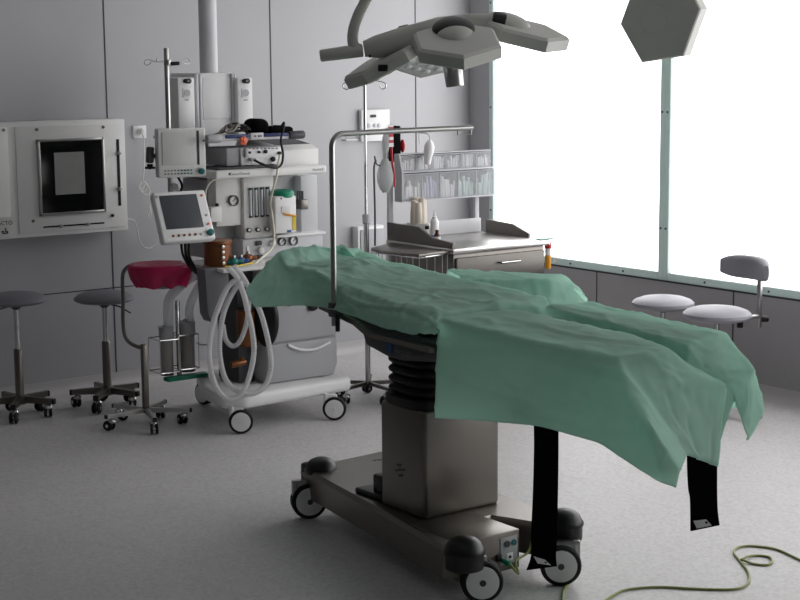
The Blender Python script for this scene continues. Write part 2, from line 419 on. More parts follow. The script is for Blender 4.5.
MB().box(f[0] + .01, f[1] - .01, YX - .008, YX - .001, fz0 + .01, fz1 - .01).build('screen', 'film_black', xr)
g = frect(54, 152, 84, 193, YX)
MB().box(g[0], g[1], YX - .0095, YX - .007, PY(70, 194, YX).z, PY(70, 152, YX).z).build('pale_film_area', 'film_pane', xr)  # paler grey rectangle set on the black screen
MB().cyl((f[0] + .16, YX - .0085, fz0 + .016), (f[0] + .16, YX - .0075, fz0 + .016), .002, n=8).build('screen_dot', 'film_pane', xr)
def slot(pa, pb, knobs):
    a, b = PY(pa[0], pa[1], YX), PY(pb[0], pb[1], YX); s = MB()
    s.box(min(a.x, b.x) - .004, max(a.x, b.x) + .004, YX - .0035, YX - .001, min(a.z, b.z) - .004, max(a.z, b.z) + .004)
    o = s.build('slider_slot', 'black_plastic', xr)
    for t in knobs:
        q = a.lerp(b, t); k = MB(); k.cyl((q.x, YX - .002, q.z), (q.x, YX - .02, q.z), .010, n=14, bev=.003); k.build('slider_knob', 'steel', o)
slot((118, 140), (119, 205), (.2, .75)); 
a, b = PY(43, 226.5, YX), PY(104, 223.5, YX); zz = (a.z + b.z) / 2
s = MB(); s.box(a.x, b.x, YX - .0035, YX - .001, zz - .004, zz + .004); o = s.build('slider_slot', 'black_plastic', xr)
for t in (.28, .72):
    k = MB(); k.cyl((a.x + (b.x - a.x) * t, YX - .002, zz), (a.x + (b.x - a.x) * t, YX - .02, zz), .009, n=14, bev=.003); k.build('slider_knob', 'steel', o)
fcyl(MB(), 112, 215.5, YX, .008, .012).build('switch', 'black_plastic', xr)
for q in ((36.5, 129.5), (103, 127), (33, 221), (3.5, 130)): fcyl(MB(), q[0], q[1], YX, .008, .006).build('screw', 'steel_dull', xr)
lettering('MACTO', .028, PY(2, 223.5, YX + .004) + Vector((.005, -.001, 0)), FRONT, 'ink', xr)
lg = MB(); q = PY(5, 234, YX + .004); 
for dx, dz, w, h in ((-.012, 0, .014, .008), (.004, .008, .006, .02), (.012, -.004, .008, .014), (-.004, -.009, .02, .006)): lg.box(q.x + dx - w / 2, q.x + dx + w / 2, YX + .002, YX + .0045, q.z + .012 + dz - h / 2, q.z + .012 + dz + h / 2)
lg.build('logo', 'ink', xr)

# wall socket, plug and white cables
so = thing('wall_socket', PY(140, 131, YB), 'white wall socket with a plug in it, right of the x-ray viewing box', 'socket')
fbox(MB(), 133.5, 125.5, 146.5, 138.5, YB - .012, .0115, .003).build('cover_plate', 'white_plastic', so)
pw = MB(); q = PY(140, 132, YB - .012); pw.cyl(q, q - Vector((0, .005, 0)), .02, n=20, bev=.002); pw.build('socket_ring', 'cream_plastic', so)
ca = thing('power_cable', PY(141, 133, YB - .02), 'white power cable hanging in a small coil from the wall socket', 'cable')
q = PY(140.5, 131, YB - .018); MB().cyl(q + Vector((0, -.001, 0)), q - Vector((0, .035, 0)), .015, .011, n=16, bev=.003).build('plug', 'white_plastic', ca)
Yc = YB - .05
MB().tube([PY(*p, Yc) for p in ((141, 132), (143.5, 137), (144, 150), (144, 170), (143, 180), (147, 186), (143, 192), (139, 187), (143, 181), (150, 190), (146, 195), (141, 190), (147, 184), (149, 195), (148.5, 203), (150, 210), (148, 216), (151, 214), (150, 206))], .0035, 8, smooth=6).build('cord', 'cord_white', ca)
cb = MB().tube([PY(*p, YX + .06) for p in ((126, 219), (134, 220.5), (137.5, 230), (139, 240), (144, 247), (150, 248), (156, 243), (163, 237))], .0035, 8, smooth=6).build('viewer_cable', 'cord_white')
tag(cb, 'thin white cable looping from the right side of the x-ray box', 'cable')

# ------------------------------------------------------------------ ceiling supply column with its service head
YP = 6.78
pc = PY(209, 72, 6.95)
pn = thing('ceiling_supply_unit', (pc.x, pc.y, ZC), 'pale grey ceiling column carrying a white socket head above the anaesthesia machine', 'ceiling supply unit')
zt = PY(211, 73, YP).z
MB().lathe([(.045, zt - .02), (.045, ZC - .03), (.12, ZC - .03), (.12, ZC)], (pc.x, pc.y, 0), 32).build('column_tube', 'panel_grey', pn)
hd = MB(); a = frect(200, 74, 236, 140, YP); hd.box(a[0], a[1], YP + .02, YP + .3, 1.33, zt, .008); hd.build('head_core', 'white_plastic', pn)
a = frect(203, 77, 231, 118, YP + .01); MB().box(a[0], a[1], YP + .01, YP + .03, PY(217, 119, YP).z, PY(217, 77, YP).z, .004).build('head_cover', 'white_plastic', pn)
for q in (198, 201.5, 233.5, 236): p = PY(q, 100, YP); MB().box(p.x - .006, p.x + .006, YP, YP + .05, 1.33, zt - .004, .002).build('side_rail', 'panel_grey', pn)
for (qa, qb, nm) in ((178.5, 195, 'l'), (238, 253, 'r')):
    a = frect(qa, 77, qb, 135, YP - .03); tz = PY((qa + qb) / 2, 77.5, YP - .03).z
    tw = MB().box(a[0], a[1], YP - .03, YP + .1, 1.33, tz, .006).build('socket_tower', 'white_plastic', pn)
    cxp = (qa + qb) / 2
    p = PY(cxp, 81, YP - .03); v = MB(); v.cyl(p + Vector((0, .001, 0)), p - Vector((0, .012, 0)), .012, n=16, bev=.003)
    v.cyl(p + Vector((.009, .001, 0)), p + Vector((.009, -.011, 0)), .013, n=16, bev=.003); v.cyl(p + Vector((-.009, .001, 0)), p + Vector((-.009, -.011, 0)), .011, n=16, bev=.003); v.build('gas_outlet', 'black_plastic', tw)
    v2 = MB(); v2.cyl(p - Vector((0, .01, 0)), p - Vector((0, .014, 0)), .0035, n=10); v2.build('gas_port', 'steel_dull', tw)
    p = PY(cxp, 93, YP - .03); v = MB(); v.rbox(p, (.046, .008, .046), None, .003); v.build('power_socket', 'cream_plastic', tw)
    v = MB(); v.cyl(p - Vector((0, .003, 0)), p - Vector((0, .006, 0)), .017, n=20); v.build('socket_well', 'grey_plastic', tw)
    lettering('220V', .012, PY(cxp, 100, YP - .03) - Vector((0, .0006, 0)), FRONT, 'ink_pale', tw)
# spine down to the monitors
sp = MB(); a = frect(196, 150, 207, 200, 6.85); sp.box(a[0], a[1], 6.82, 6.95, .9, 1.36, .006); sp.build('spine', 'grey_plastic', pn)

# drip pole clamped on the supply unit, with hooks
YI = 6.62
pp = PY(167, 80, YI)
ip = thing('drip_pole', (pp.x, pp.y, 1.0), 'steel drip pole with two wire hooks, rising behind the upper monitor', 'drip pole')
zt2 = PY(167, 48, YI).z
MB().cyl((pp.x, pp.y, 1.0), (pp.x, pp.y, zt2), .0115, n=16, bev=.002).build('pole', 'steel', ip)
q = PY(167.5, 62.5, YI)
MB().cyl(q - Vector((0, 0, .014)), q + Vector((0, 0, .014)), .017, n=16, bev=.003).build('collar', 'steel', ip)
MB().cyl(q + Vector((.01, -.012, -.006)), q + Vector((.05, -.02, -.004)), .009, n=12, bev=.002).build('clamp_knob', 'black_plastic', ip)
for s, P in ((-1, ((166, 61), (158, 62), (157, 58.5), (156, 62), (151, 60), (147, 59.5), (144.5, 62), (146.5, 65), (150, 64), (151, 61.5))), (1, ((168, 61), (176, 63), (181, 62.5), (184, 59.5), (188, 58.5), (190, 61), (188, 64), (184, 63.5)))):
    MB().tube([PY(a, b, YI) for a, b in P], .003, 6, smooth=5).build('hook', 'steel', ip)
br_ = MB(); br_.box(pp.x - .014, PY(181, 150, YP).x, YI - .012, YI + .02, 1.36, 1.385, .003); br_.box(PY(178, 150, YP).x - .004, PY(181, 150, YP).x + .01, YI - .01, YP, 1.36, 1.385, .003); br_.build('bracket', 'grey_plastic', ip)

# transducer clamp beside the monitor
tk = thing('transducer_holder', PY(150, 165, 6.5), 'small dark grey clamp with a black knob, on the left edge of the upper monitor', 'clamp')
q = PY(150, 155, 6.5); MB().rbox(q, (.032, .03, .075), rotm(0, 4), .008).build('body', 'dark_grey', tk)
q2 = PY(150, 167, 6.5); k = MB(); k.cyl(q2 + Vector((0, 0, .014)), q2 - Vector((0, 0, .008)), .014, n=14, bev=.003)
for a in range(3): k.rbox(q2 + Vector((math.cos(a * 2.1) * .014, math.sin(a * 2.1) * .014, -.004)), (.024, .012, .012), Matrix.Rotation(a * 2.1, 3, 'Z'), .004)
k.build('knob', 'black_plastic', tk)
q3 = PY(154, 156, 6.5); MB().rbox(q3, (.04, .018, .02), None, .003).build('jaw', 'dark_grey', tk)

# upper monitor
def panel_frame(c, w, h, d, rot, b=.008):
    mb = MB(); mb.rbox(c, (w, d, h), rot, b, 3); return mb
RM = rotm(0, 0, -14)
c1 = PY(182, 153, 6.42); W1, H1 = .225, .222
mo = thing('patient_monitor', c1 - Vector((0, -.1, .11)), 'upper cream monitor with a blank pale screen and a row of keys below', 'monitor')
ax = RM @ Vector((1, 0, 0)); ay = RM @ Vector((0, 1, 0)); az = Vector((0, 0, 1))
panel_frame(c1 + ay * .03, W1, H1, .06, RM).build('housing', 'cream_plastic', mo)
MB().rbox(c1 + ay * .08, (W1 * .8, .06, H1 * .8), RM, .015).build('rear_housing', 'grey_plastic', mo)
pt = lambda u, v, o=0: c1 + ax * (u * W1) + az * (v * H1) - ay * o
MB().rbox(pt(-.06, .1, .001), (W1 * .7, .006, H1 * .68), RM, .002).build('screen', 'screen_blank', mo)
MB().rbox(pt(.34, .1, .001), (.009, .006, H1 * .7), RM, .001).build('screen_slot', 'dark_grey', mo)
kb = MB()
for i in range(9):
    for jj in range(2): kb.rbox(pt(-.36 + i * .068, -.355 - jj * .065, .0), (.0085, .006, .006), RM, .001)
kb.build('key_row', 'ink_pale', mo)
tb = MB(); 
for i in range(4):
    for jj in range(2): tb.rbox(pt(-.02 + i * .068, -.355 - jj * .065, .002), (.0085, .006, .006), RM, .001)
tb.build('teal_key_row', 'teal', mo)
MB().cyl(pt(.39, -.385, -.002), pt(.39, -.385, .016), .014, n=18, bev=.003).build('knob', 'teal', mo)
MB().box(pp.x - .012, pp.x + .012, c1.y + .07, pp.y + .005, c1.z - .02, c1.z + .02, .003).build('mount', 'grey_plastic', mo)
# lower tilted monitor
R2 = rotm(-27, 0, -4)
c2 = PY(184.5, 215.5, 6.3); W2, H2 = .258, .243
m2 = thing('patient_monitor', c2 - Vector((0, -.1, .1)), 'lower white monitor tilted back with a dark grey screen and teal knob', 'monitor')
bx, by, bz = R2 @ Vector((1, 0, 0)), R2 @ Vector((0, 1, 0)), R2 @ Vector((0, 0, 1))
panel_frame(c2 + by * .022, W2, H2, .045, R2, .01).build('housing', 'white_plastic', m2)
MB().rbox(c2 + by * .055, (W2 * .85, .03, H2 * .8), R2, .012).build('rear_housing', 'grey_plastic', m2)
pt = lambda u, v, o=0: c2 + bx * (u * W2) + bz * (v * H2) - by * o
MB().rbox(pt(-.04, .08, .001), (W2 * .71, .006, H2 * .67), R2, .002).build('screen', 'screen_dark', m2)
for i in range(6): MB().cyl(pt(-.3 + i * .105, -.39, -.002), pt(-.3 + i * .105, -.39, .005), .006, n=12, bev=.001).build('button', 'copper' if i < 5 else 'grey_plastic', m2)
for u, v, mm in ((.41, .38, 'orange'), (-.44, .4, 'grey_plastic'), (.41, -.02, 'grey_plastic'), (.41, -.2, 'orange')): MB().cyl(pt(u, v, -.002), pt(u, v, .005), .006, n=12).build('button', mm, m2)
MB().cyl(pt(.40, -.38, -.002), pt(.40, -.38, .018), .015, n=18, bev=.003).build('knob', 'teal', m2)
k = MB(); k.tube([c2 + by * .06, c2 + by * .13 + az * .06, (pp.x + .012, pp.y - .03, c2.z + .10), (pp.x, pp.y, c2.z + .10)], .016, 10, smooth=5); k.build('arm', 'cream_plastic', m2)
k = MB(); k.tube([(pp.x + .03, pp.y - .02, c1.z - .12), (pp.x + .035, pp.y - .05, c1.z - .17), c2 + by * .08 + bz * .1], .006, 8, smooth=5)
k.build('cable', 'black_rubber', m2)
k = MB()
for dx in (-.02, 0, .02): k.tube([c2 + by * .05 - bz * .1 + bx * dx, PY(186 + dx * 150, 255, 6.4), PY(193 + dx * 100, 268, 6.45), PY(200, 276, 6.5)], .006, 8, smooth=6)
k.build('cable_bundle', 'black_rubber', m2)
# ------------------------------------------------------------------ anaesthesia machine
AN = thing('anaesthesia_machine', (3.95, 6.5, 0), 'tall grey and white anaesthesia machine on a wheeled base, behind the table head', 'anaesthesia machine')
P = lambda x, y, z: PZ(x, y, z)
# wheeled base
pts = [P(351, 378, .18), P(246, 396, .18), P(222, 396, .18), P(200, 386, .18), P(197, 372, .18)]
yb = 6.88
poly = [(p.x, p.y) for p in pts] + [(pts[-1].x + .04, yb), (pts[0].x + .02, yb), (pts[0].x + .03, pts[0].y + .06)]
MB().prismb(poly, 'z', .115, .185, .022, 3).build('base_platform', 'white_plastic', AN)
def big_caster(root, x, y, r, wd, d, fork='white_plastic', name='castor', top=.13, cap='cream_plastic'):
    d = Vector((d[0], d[1], 0)).normalized(); sd = Vector((-d.y, d.x, 0)); c = Vector((x, y, r + .001))
    f = MB(); f.rbox(c - d * r * .35 + Vector((0, 0, r * .75)), (r * 1.2, wd * .5, r * .9), Matrix.Rotation(math.atan2(d.y, d.x), 3, 'Z'), .006)
    f.cyl((x - d.x * r * .7, y - d.y * r * .7, r * 1.2), (x - d.x * r * .7, y - d.y * r * .7, top), .014, n=14)
    o = f.build(name, fork, root)
    t = MB()
    for s in (-1, 1):
        t.lathe([(r * .7, -.001), (r * .93, 0), (r, wd * .12), (r, wd * .3), (r * .93, wd * .4), (r * .7, wd * .4)], c + sd * s * wd * .1, 32, (sd * s).to_track_quat('Z', 'Y').to_matrix())
    t.build('tyre', 'black_rubber', o)
    t = MB()
    for s in (-1, 1): t.lathe([(r * .78, wd * .4), (r * .78, wd * .5), (r * .6, wd * .53), (.001, wd * .53)], c + sd * s * wd * .1, 32, (sd * s).to_track_quat('Z', 'Y').to_matrix(), False)
    t.build('wheel_disc', 'white_plastic', o)
    t = MB(); t.cyl(c - sd * (wd * .66), c + sd * (wd * .66), r * .16, n=14, bev=.001); t.build('hub_cap', cap, o)
for (q, d) in (((243.5, 434), (.85, -.5)), ((337, 420.5), (.8, -.6)), ((207, 405), (.2, -1)), (None, (1, .2))):
    if q: p = PZ(q[0], q[1], 0)
    else: p = Vector((4.22, 6.84, 0))
    big_caster(AN, p.x, p.y + .02, .057, .04, d)
# lower body
YL = 6.36
a = frect(266, 300, 336, 380, YL); XA, XZ = a[0], a[1]
ztop = .765
MB().prismb([(XA, .185), (XZ - .02, .185), (XZ, .24), (XZ, ztop), (XA, ztop)], 'y', YL, YL + .42, .012, 2).build('lower_cabinet', 'grey_plastic', AN)
zd = PY(300, 340, YL).z
dr = MB().prismb([(XA + .006, .19), (XZ - .026, .19), (XZ - .004, .245), (XZ - .004, zd - .004), (XA + .006, zd - .004)], 'y', YL - .014, YL + .02, .006, 2).build('drawer', 'grey_plastic', AN)
h = MB(); hp = [PY(288, 345, YL - .02), PY(300, 349.5, YL - .026), PY(315, 349, YL - .026), PY(330, 342, YL - .02)]
h.tube(hp, .007, 8, smooth=6); h.build('drawer_handle', 'white_plastic', dr)
MB().prismb([(XA + .006, zd + .004), (XZ - .004, zd + .004), (XZ - .004, ztop - .006), (XA + .006, ztop - .006)], 'y', YL - .012, YL + .02, .006, 2).build('upper_front', 'grey_plastic', AN)
k = MB(); k.ell(PY(313, 307, YL - .02), (.03, .012, .02), n=14, m=8); k.rbox(PY(289, 303, YL - .02), (.012, .02, .03), None, .003); k.build('pull', 'black_plastic', AN)
# left recess body and absorber
xl = PY(225, 340, YL + .1).x
MB().box(PY(238, 340, YL + .1).x, XA - .005, YL + .1, YL + .3, .185, .76, .01).build('side_cabinet', 'dark_grey', AN)
q = PY(266, 320, YL - .02)
MB().ell(q, (.035, .07, .13), rotm(0, 0, 25), 28, 16).build('bellows_cover', 'black_plastic', AN)
ab = MB(); a = frect(205, 268, 229, 292, 6.28); ab.prismb([(a[0], a[3]), (a[1], a[3]), (a[1] + .0, a[2] - .06), (a[0] + .03, a[2] - .14), (a[0] + .01, a[2] - .10)], 'y', 6.28, 6.36, .006)
ab.build('absorber_block', 'mid_grey', AN)
can = MB(); p = PY(218, 268, 6.36); can.lathe([(.066, .0), (.07, .006), (.07, .018), (.064, .022), (.064, .118), (.07, .122), (.07, .135), (.05, .14)], (p.x, p.y, p.z - .005), 32); can.build('absorber_canister', 'copper', AN)
k = MB()
for i in range(4): k.cyl((p.x - .012, p.y - .062, p.z + .03 + i * .025), (p.x - .012, p.y - .075, p.z + .03 + i * .025), .009, n=12, bev=.002)
k.build('canister_valve', 'steel', AN)
can = MB(); p = PY(248, 345, 6.42); can.lathe([(.05, 0), (.052, .004), (.052, .165), (.046, .17)], (p.x, p.y, p.z), 28); can.build('lower_canister', 'copper', AN)
k = MB(); p = PY(238, 364, 6.38); k.cyl(p - Vector((.04, 0, 0)), p + Vector((.04, 0, .006)), .016, n=14, bev=.003); k.cyl(p + Vector((.02, 0, 0)), p + Vector((.02, 0, .03)), .01, n=12); k.build('drain_valve', 'copper', AN)
# worktop
a0_, a1_ = PY(206, 268, 6.24), PY(336, 262, 6.24)
MB().box(PY(221, 268, 6.24).x, XZ + .01, 6.22, 6.62, .76, .778, .006).build('worktop', 'cream_plastic', AN)
# upper back body
YU = 6.52
a = frect(216, 178, 318, 265, YU); XU0, XU1 = a[0], a[1]
MB().box(XU0, XU1, YU + .06, YU + .32, .778, PY(267, 178, YU).z, .006).build('upper_body', 'grey_plastic', AN)
MB().box(PY(301, 200, YU).x, XU1, YU + .0, YU + .1, .778, PY(300, 176, YU).z, .004).build('right_post', 'panel_grey', AN)
# gauge panel, flow panel
a = frect(216, 177, 244, 226, YU - .01); MB().box(a[0], a[1], YU - .01, YU + .07, a[2], a[3] + .01, .006).build('gauge_panel', 'cream_plastic', AN)
a = frect(244, 177, 274, 238, YU - .03); fp = MB().box(a[0], a[1], YU - .03, YU + .07, a[2], a[3] + .012, .005).build('flow_panel', 'cream_plastic', AN)
def dial(px, py, Y, r, par, needle=True):
    p = PY(px, py, Y); d = MB(); d.lathe([(r * .86, .001), (r, .001), (r, .016), (r * .86, .016), (r * .84, .008)], p, 28, rotm(90), False); o = d.build('gauge', 'dark_grey', par)
    d = MB(); d.cyl(p + Vector((0, .002, 0)), p - Vector((0, .008, 0)), r * .86, n=28); d.build('gauge_face', 'gauge_face', o)
    d = MB(); d.rbox(p - Vector((0, .009, 0)) + Vector((.2 * r, 0, .15 * r)), (r * .9, .002, .003), rotm(0, -40), 0)
    for t in range(9):
        an = R_(-40 + t * 32.5); d.rbox(p - Vector((0, .009, 0)) + Vector((math.cos(an), 0, math.sin(an))) * r * .68, (r * .16, .002, .002), Matrix.Rotation(-an, 3, 'Y'), 0)
    d.build('gauge_needle', 'ink', o)
dial(232.5, 200.5, YU - .01, .026, AN)
fl = frect(247, 187, 269.5, 217, YU - .03)
MB().box(fl[0], fl[1], YU - .0315, YU - .028, fl[2], fl[3], 0).build('flow_window', 'panel_grey', fp)
k = MB(); gl = MB(); wdt = (fl[1] - fl[0])
for i in range(4):
    xx = fl[0] + wdt * (.13 + .25 * i); gl.cyl((xx, YU - .036, fl[2] + .006), (xx, YU - .036, fl[3] - .01), .0055, n=12)
    k.box(xx + .011, xx + .0145, YU - .034, YU - .03, fl[2], fl[3])
    k.cyl((xx, YU - .036, fl[3] - .012), (xx, YU - .036, fl[3] - .002), .008, n=10); k.cyl((xx, YU - .036, fl[2]), (xx, YU - .036, fl[2] + .008), .008, n=10)
gl.build('flow_tube', 'led_glass', fp); k.build('flow_scale', 'ink', fp)
for q in ((248, 230), (257, 229.5), (266, 229)): fcyl(MB(), q[0], q[1], YU - .03, .011, .02).build('flow_knob', 'dark_grey', AN); fcyl(MB(), q[0] + 1.2, q[1], YU - .05, .007, .004).build('knob_cap', 'white_plastic', AN)
# lower instrument panel
a = frect(243, 240, 318, 268, YU - .05); ip_ = MB().box(a[0], XU1 - .004, YU - .05, YU + .08, .778, PY(280, 237, YU - .05).z, .006).build('instrument_panel', 'panel_grey', AN)
MB().box(PY(276, 236, YU - .06).x, XU1, YU - .07, YU + .05, PY(297, 236, YU - .06).z, PY(297, 233.5, YU - .06).z, .002).build('panel_lip', 'white_plastic', AN)
dial(281, 241.5, YU - .05, .02, AN); dial(292.5, 240.5, YU - .05, .023, AN)
for q, r in (((271.5, 243), .015), ((260, 250), .016)): fcyl(MB(), q[0], q[1], YU - .05, r, .02).build('white_knob', 'white_plastic', AN)
for q in ((258.5, 243), (260, 257)): k = MB(); k.rbox(PY(q[0], q[1], YU - .055), (.03, .02, .022), None, .004); k.build('switch', 'dark_grey', AN)
k = MB(); k.box(PY(246.5, 252, YU - .05).x, PY(249, 252, YU - .05).x, YU - .054, YU - .05, PY(247, 261, YU - .05).z, PY(247, 246, YU - .05).z); k.build('meter_slot', 'white_plastic', AN)
# vaporiser
YV = YU - .1
a = frect(275.5, 196, 296.5, 233, YV); vp = MB().box(a[0], a[1], YV, YV + .12, a[2], a[3], .006).build('vaporizer', 'white_plastic', AN)
p = PY(282.5, 193, YV + .05); v = MB(); v.lathe([(.052, -.02), (.056, -.016), (.056, .006), (.05, .014), (.03, .018), (.001, .018)], (p.x, p.y, p.z), 28); v.build('dial_cap', 'green', vp)
a = frect(292.5, 216, 296, 230, YV - .002); MB().box(a[0], a[1], YV - .0025, YV + .01, a[2], a[3]).build('yellow_label', 'yellow', vp)
v = MB(); v.tube([PY(284, 214, YV - .006), PY(290, 215, YV - .012), PY(296, 216, YV - .006)], .005, 8, smooth=4); v.build('yellow_lever', 'amber', vp)
a = frect(281, 206, 290, 213, YV); MB().box(a[0], a[1], YV - .004, YV + .004, a[2], a[3], .002).build('window', 'screen_blank', vp)
fcyl(MB(), 281, 198.5, YV, .004, .004).build('screw', 'ink', vp)
k = MB(); a = frect(287, 230, 291, 232.5, YV); k.box(a[0], a[1], YV - .002, YV + .002, a[2], a[3]); k.build('blue_label', 'label_blue', vp)
a = frect(297, 199, 304, 209, YU); MB().box(a[0], a[1], YU - .04, YU + .06, a[2], a[3], .004).build('gas_block', 'steel_dull', AN)
k = MB()
for i in range(3): q = PY(298 + i * 2.2, 197, YU - .01); k.cyl(q - Vector((0, 0, .01)), q + Vector((0, 0, .03)), .006, n=10)
k.build('gas_stem', 'dark_grey', AN)
# side junction box on the left
a = frect(211, 207, 222, 222, YU - .06); jb = MB().box(a[0] - .0, a[1], YU - .06, YU, a[2], a[3], .004).build('sensor_box', 'cream_plastic', AN)
p = PY(217, 205, YU - .03); MB().cyl(p - Vector((0, 0, .01)), p + Vector((0, 0, .008)), .009, n=12).build('sensor_knob', 'black_plastic', jb)
k = MB(); k.tube([PY(205, 206, 6.5), PY(206, 190, 6.5), PY(212, 181, 6.5), PY(222, 178, 6.5)], .0045, 8, smooth=6); k.build('sensor_tube', 'cream_tube', AN)
# top deck
YD = 6.34
zD0, zD1 = PY(268, 176.5, YD).z, PY(268, 168, YD).z
dx0, dx1 = PY(216, 174, YD).x, PY(327, 170, YD).x
MB().box(dx0, dx1, YD, YU + .34, zD0, zD1, .01, 3).build('top_deck', 'cream_plastic', AN)
lettering('Datex-Ohmeda', .017, Vector((PY(240, 173, YD).x, YD - .0005, (zD0 + zD1) / 2)), FRONT, 'ink_pale', AN)
lettering('Aestiva/5', .017, Vector((PY(318, 171, YD).x, YD - .0005, (zD0 + zD1) / 2)), FRONT, 'ink_pale', AN)
fcyl(MB(), 229.5, 174, YD, .006, .002).build('logo_dot', 'ink', AN)
# vent hood on the deck
YH = 6.42
hx0, hx1 = PY(281, 158, YH).x, PY(319, 158, YH).x
hz = PY(300, 149, YH).z
MB().prismb([(YH, zD1 - .002), (YH, hz), (YH + .06, hz + .022), (YH + .3, hz + .05), (YH + .34, hz), (YH + .34, zD1 - .002)], 'x', hx0 - .06, hx1, .008, 2).build('ventilator_hood', 'cream_plastic', AN)
MB().prism([(YH + .055, hz + .0215), (YH + .29, hz + .0505), (YH + .29, hz + .045), (YH + .055, hz + .015)], 'x', hx0 + .0, hx1 - .015).build('hood_grille', 'dark_grey', AN)
# tray edge dark on the deck left
MB().box(dx0 + .02, PY(279, 168, YD + .02).x, YD + .012, YD + .2, zD1 - .001, zD1 + .012, .004).build('deck_mat', 'dark_grey', AN)

# module rack on the deck
YMo = 6.38
md = thing('monitor_module', (PY(250, 165, YMo).x, YMo + .1, zD1 + .012), 'white instrument module with black ports, on top of the anaesthesia machine', 'monitor module')
a = frect(241, 150, 281.5, 168, YMo); mz0 = zD1 + .012; mz1 = PY(256, 147, YMo).z
MB().box(PY(228, 158, YMo).x, a[1], YMo + .012, YMo + .2, mz0 + .002, mz1, .006).build('case', 'grey_plastic', md)
MB().box(a[0], a[1], YMo, YMo + .016, mz0 + .002, mz1 - .004, .004).build('face', 'white_plastic', md)
k = MB()
for i in range(9): fbox(k, 245 + i * 3.8, 147.8, 247.4 + i * 3.8, 149, YMo - .001, .004, 0)
k.build('key_row', 'ink_pale', md)
for q, r in (((265, 151.5), .009), ((272.5, 159), .012), ((258.5, 152), .006), ((249, 152.5), .006), ((279, 153), .008)): fcyl(MB(), q[0], q[1], YMo, r, .012).build('port', 'black_plastic', md)
k = MB(); k.rbox(PY(252, 159.5, YMo - .01), (.03, .03, .016), None, .005); k.rbox(PY(246, 153, YMo - .005), (.018, .02, .04), None, .004); k.build('connector', 'grey_plastic', md)
# shelf above, hung on the supply unit, with blue rail and cuffs
YS = 6.36
sh = thing('equipment_shelf', (PY(243, 137, YS).x, YS + .2, PY(243, 141, YS).z), 'grey shelf with dark blue front rails, above the anaesthesia machine', 'shelf')
sz0, sz1 = PY(243, 140.5, YS).z, PY(243, 136, YS).z
sx0, sx1 = PY(206, 138, YS).x, PY(291, 135, YS).x
MB().box(sx0, sx1, YS + .012, YP + .1, sz0, sz1 - .01, .004).build('board', 'grey_plastic', sh)
k = MB(); k.box(sx0, sx1, YS, YS + .014, sz0, sz1 + .006, .004); k.build('front_rail', 'panel_grey', sh)
for qa, qb in ((226, 249), (264, 289)): a = frect(qa, 131, qb, 136.5, YS - .008); MB().box(a[0], a[1], YS - .008, YS + .006, sz0 + .012, sz1 + .008, .005).build('blue_rail', 'blue', sh)
k = MB(); p = PY(256.5, 133.5, YS - .006); k.rbox((p.x, YS - .006, (sz0 + sz1) / 2 + .008), (.07, .014, .03), None, .003); k.build('rail_label', 'panel_grey', sh)
k = MB(); 
for dx, s in ((-.012, .008), (.008, .01), (.02, .006)): k.rbox((p.x + dx, YS - .0135, (sz0 + sz1) / 2 + .008), (s, .003, .008), None, 0)
k.build('label_mark', 'ink', sh)
pe = PY(300, 132, YS); MB().cyl((sx1 - .012, YS + .005, (sz0 + sz1) / 2 + .004), (pe.x + .025, YS + .005, (sz0 + sz1) / 2 + .006), .02, n=18, bev=.008).build('end_grip', 'dark_grey', sh)
pe = PY(213, 134, YS); MB().cyl((sx0 - .005, YS - .01, (sz0 + sz1) / 2 + .004), (sx0 + .07, YS - .01, (sz0 + sz1) / 2 + .004), .02, n=18, bev=.008).build('end_grip', 'grey_plastic', sh)
zs = sz1 - .009
cf = thing('blood_pressure_cuff', (PY(258, 128, YS + .08).x, YS + .1, zs), 'folded black cuff lying on the right of the equipment shelf', 'cuff')
k = MB(); p = PY(256, 126, YS + .1); k.rbox((p.x, YS + .1, zs + .043), (.1, .12, .082), rotm(0, 3, 0), .036, 4); k.rbox((p.x + .11, YS + .1, zs + .025), (.15, .1, .04), rotm(0, 3, 6), .018, 3)
k.build('cuff_roll', 'black_cloth', cf)
k = MB(); k.tube([PY(274, 126, YS + .04), PY(281, 126, YS - .02), PY(284, 122.5, YS - .03), PY(283, 130, YS - .03), PY(281, 140, YS - .03), PY(283, 155, YS - .03), PY(281, 165, YS - .03), PY(274, 168, YS - .05), PY(262, 164, YS - .04), PY(254, 160, YS - .015)], .0055, 8, smooth=8); k.build('cuff_hose', 'black_rubber', cf)
bs = thing('grey_cable_bundle', (PY(233, 128, YS + .1).x, YS + .1, zs), 'tangle of grey cables heaped on the left of the equipment shelf', 'cables')
k = MB(); rnd = random.Random(3)
for i in range(7):
    base = PY(233, 128, YS + .12); pts_ = []
    for t in range(7): pts_.append(Vector((base.x - .1 + t * .033 + rnd.uniform(-.02, .02), YS + .1 + rnd.uniform(-.04, .05), zs + .008 + .055 * math.sin(PI * t / 6) * rnd.uniform(.4, 1))))
    k.tube(pts_, .006, 7, smooth=5)
k.build('cable_loops', 'steel_dull', bs)
fl_ = thing('coral_clip', PY(243.5, 142, YS - .03), 'small coral pink rubber clip hanging at the front of the equipment shelf', 'clip')
k = MB(); q = PY(243.5, 141, YS - .02)
for i in range(5): a = i * 1.256; k.ell(q + Vector((math.cos(a) * .011, 0, math.sin(a) * .011)), (.011, .008, .011), None, 10, 8)
k.ell(q, (.011, .013, .011), None, 10, 8); k.build('petals', 'orange', fl_)
ct = thing('cream_tube', PY(275, 180, YD - .03), 'long cream tube hanging down the front of the anaesthesia machine', 'tube')
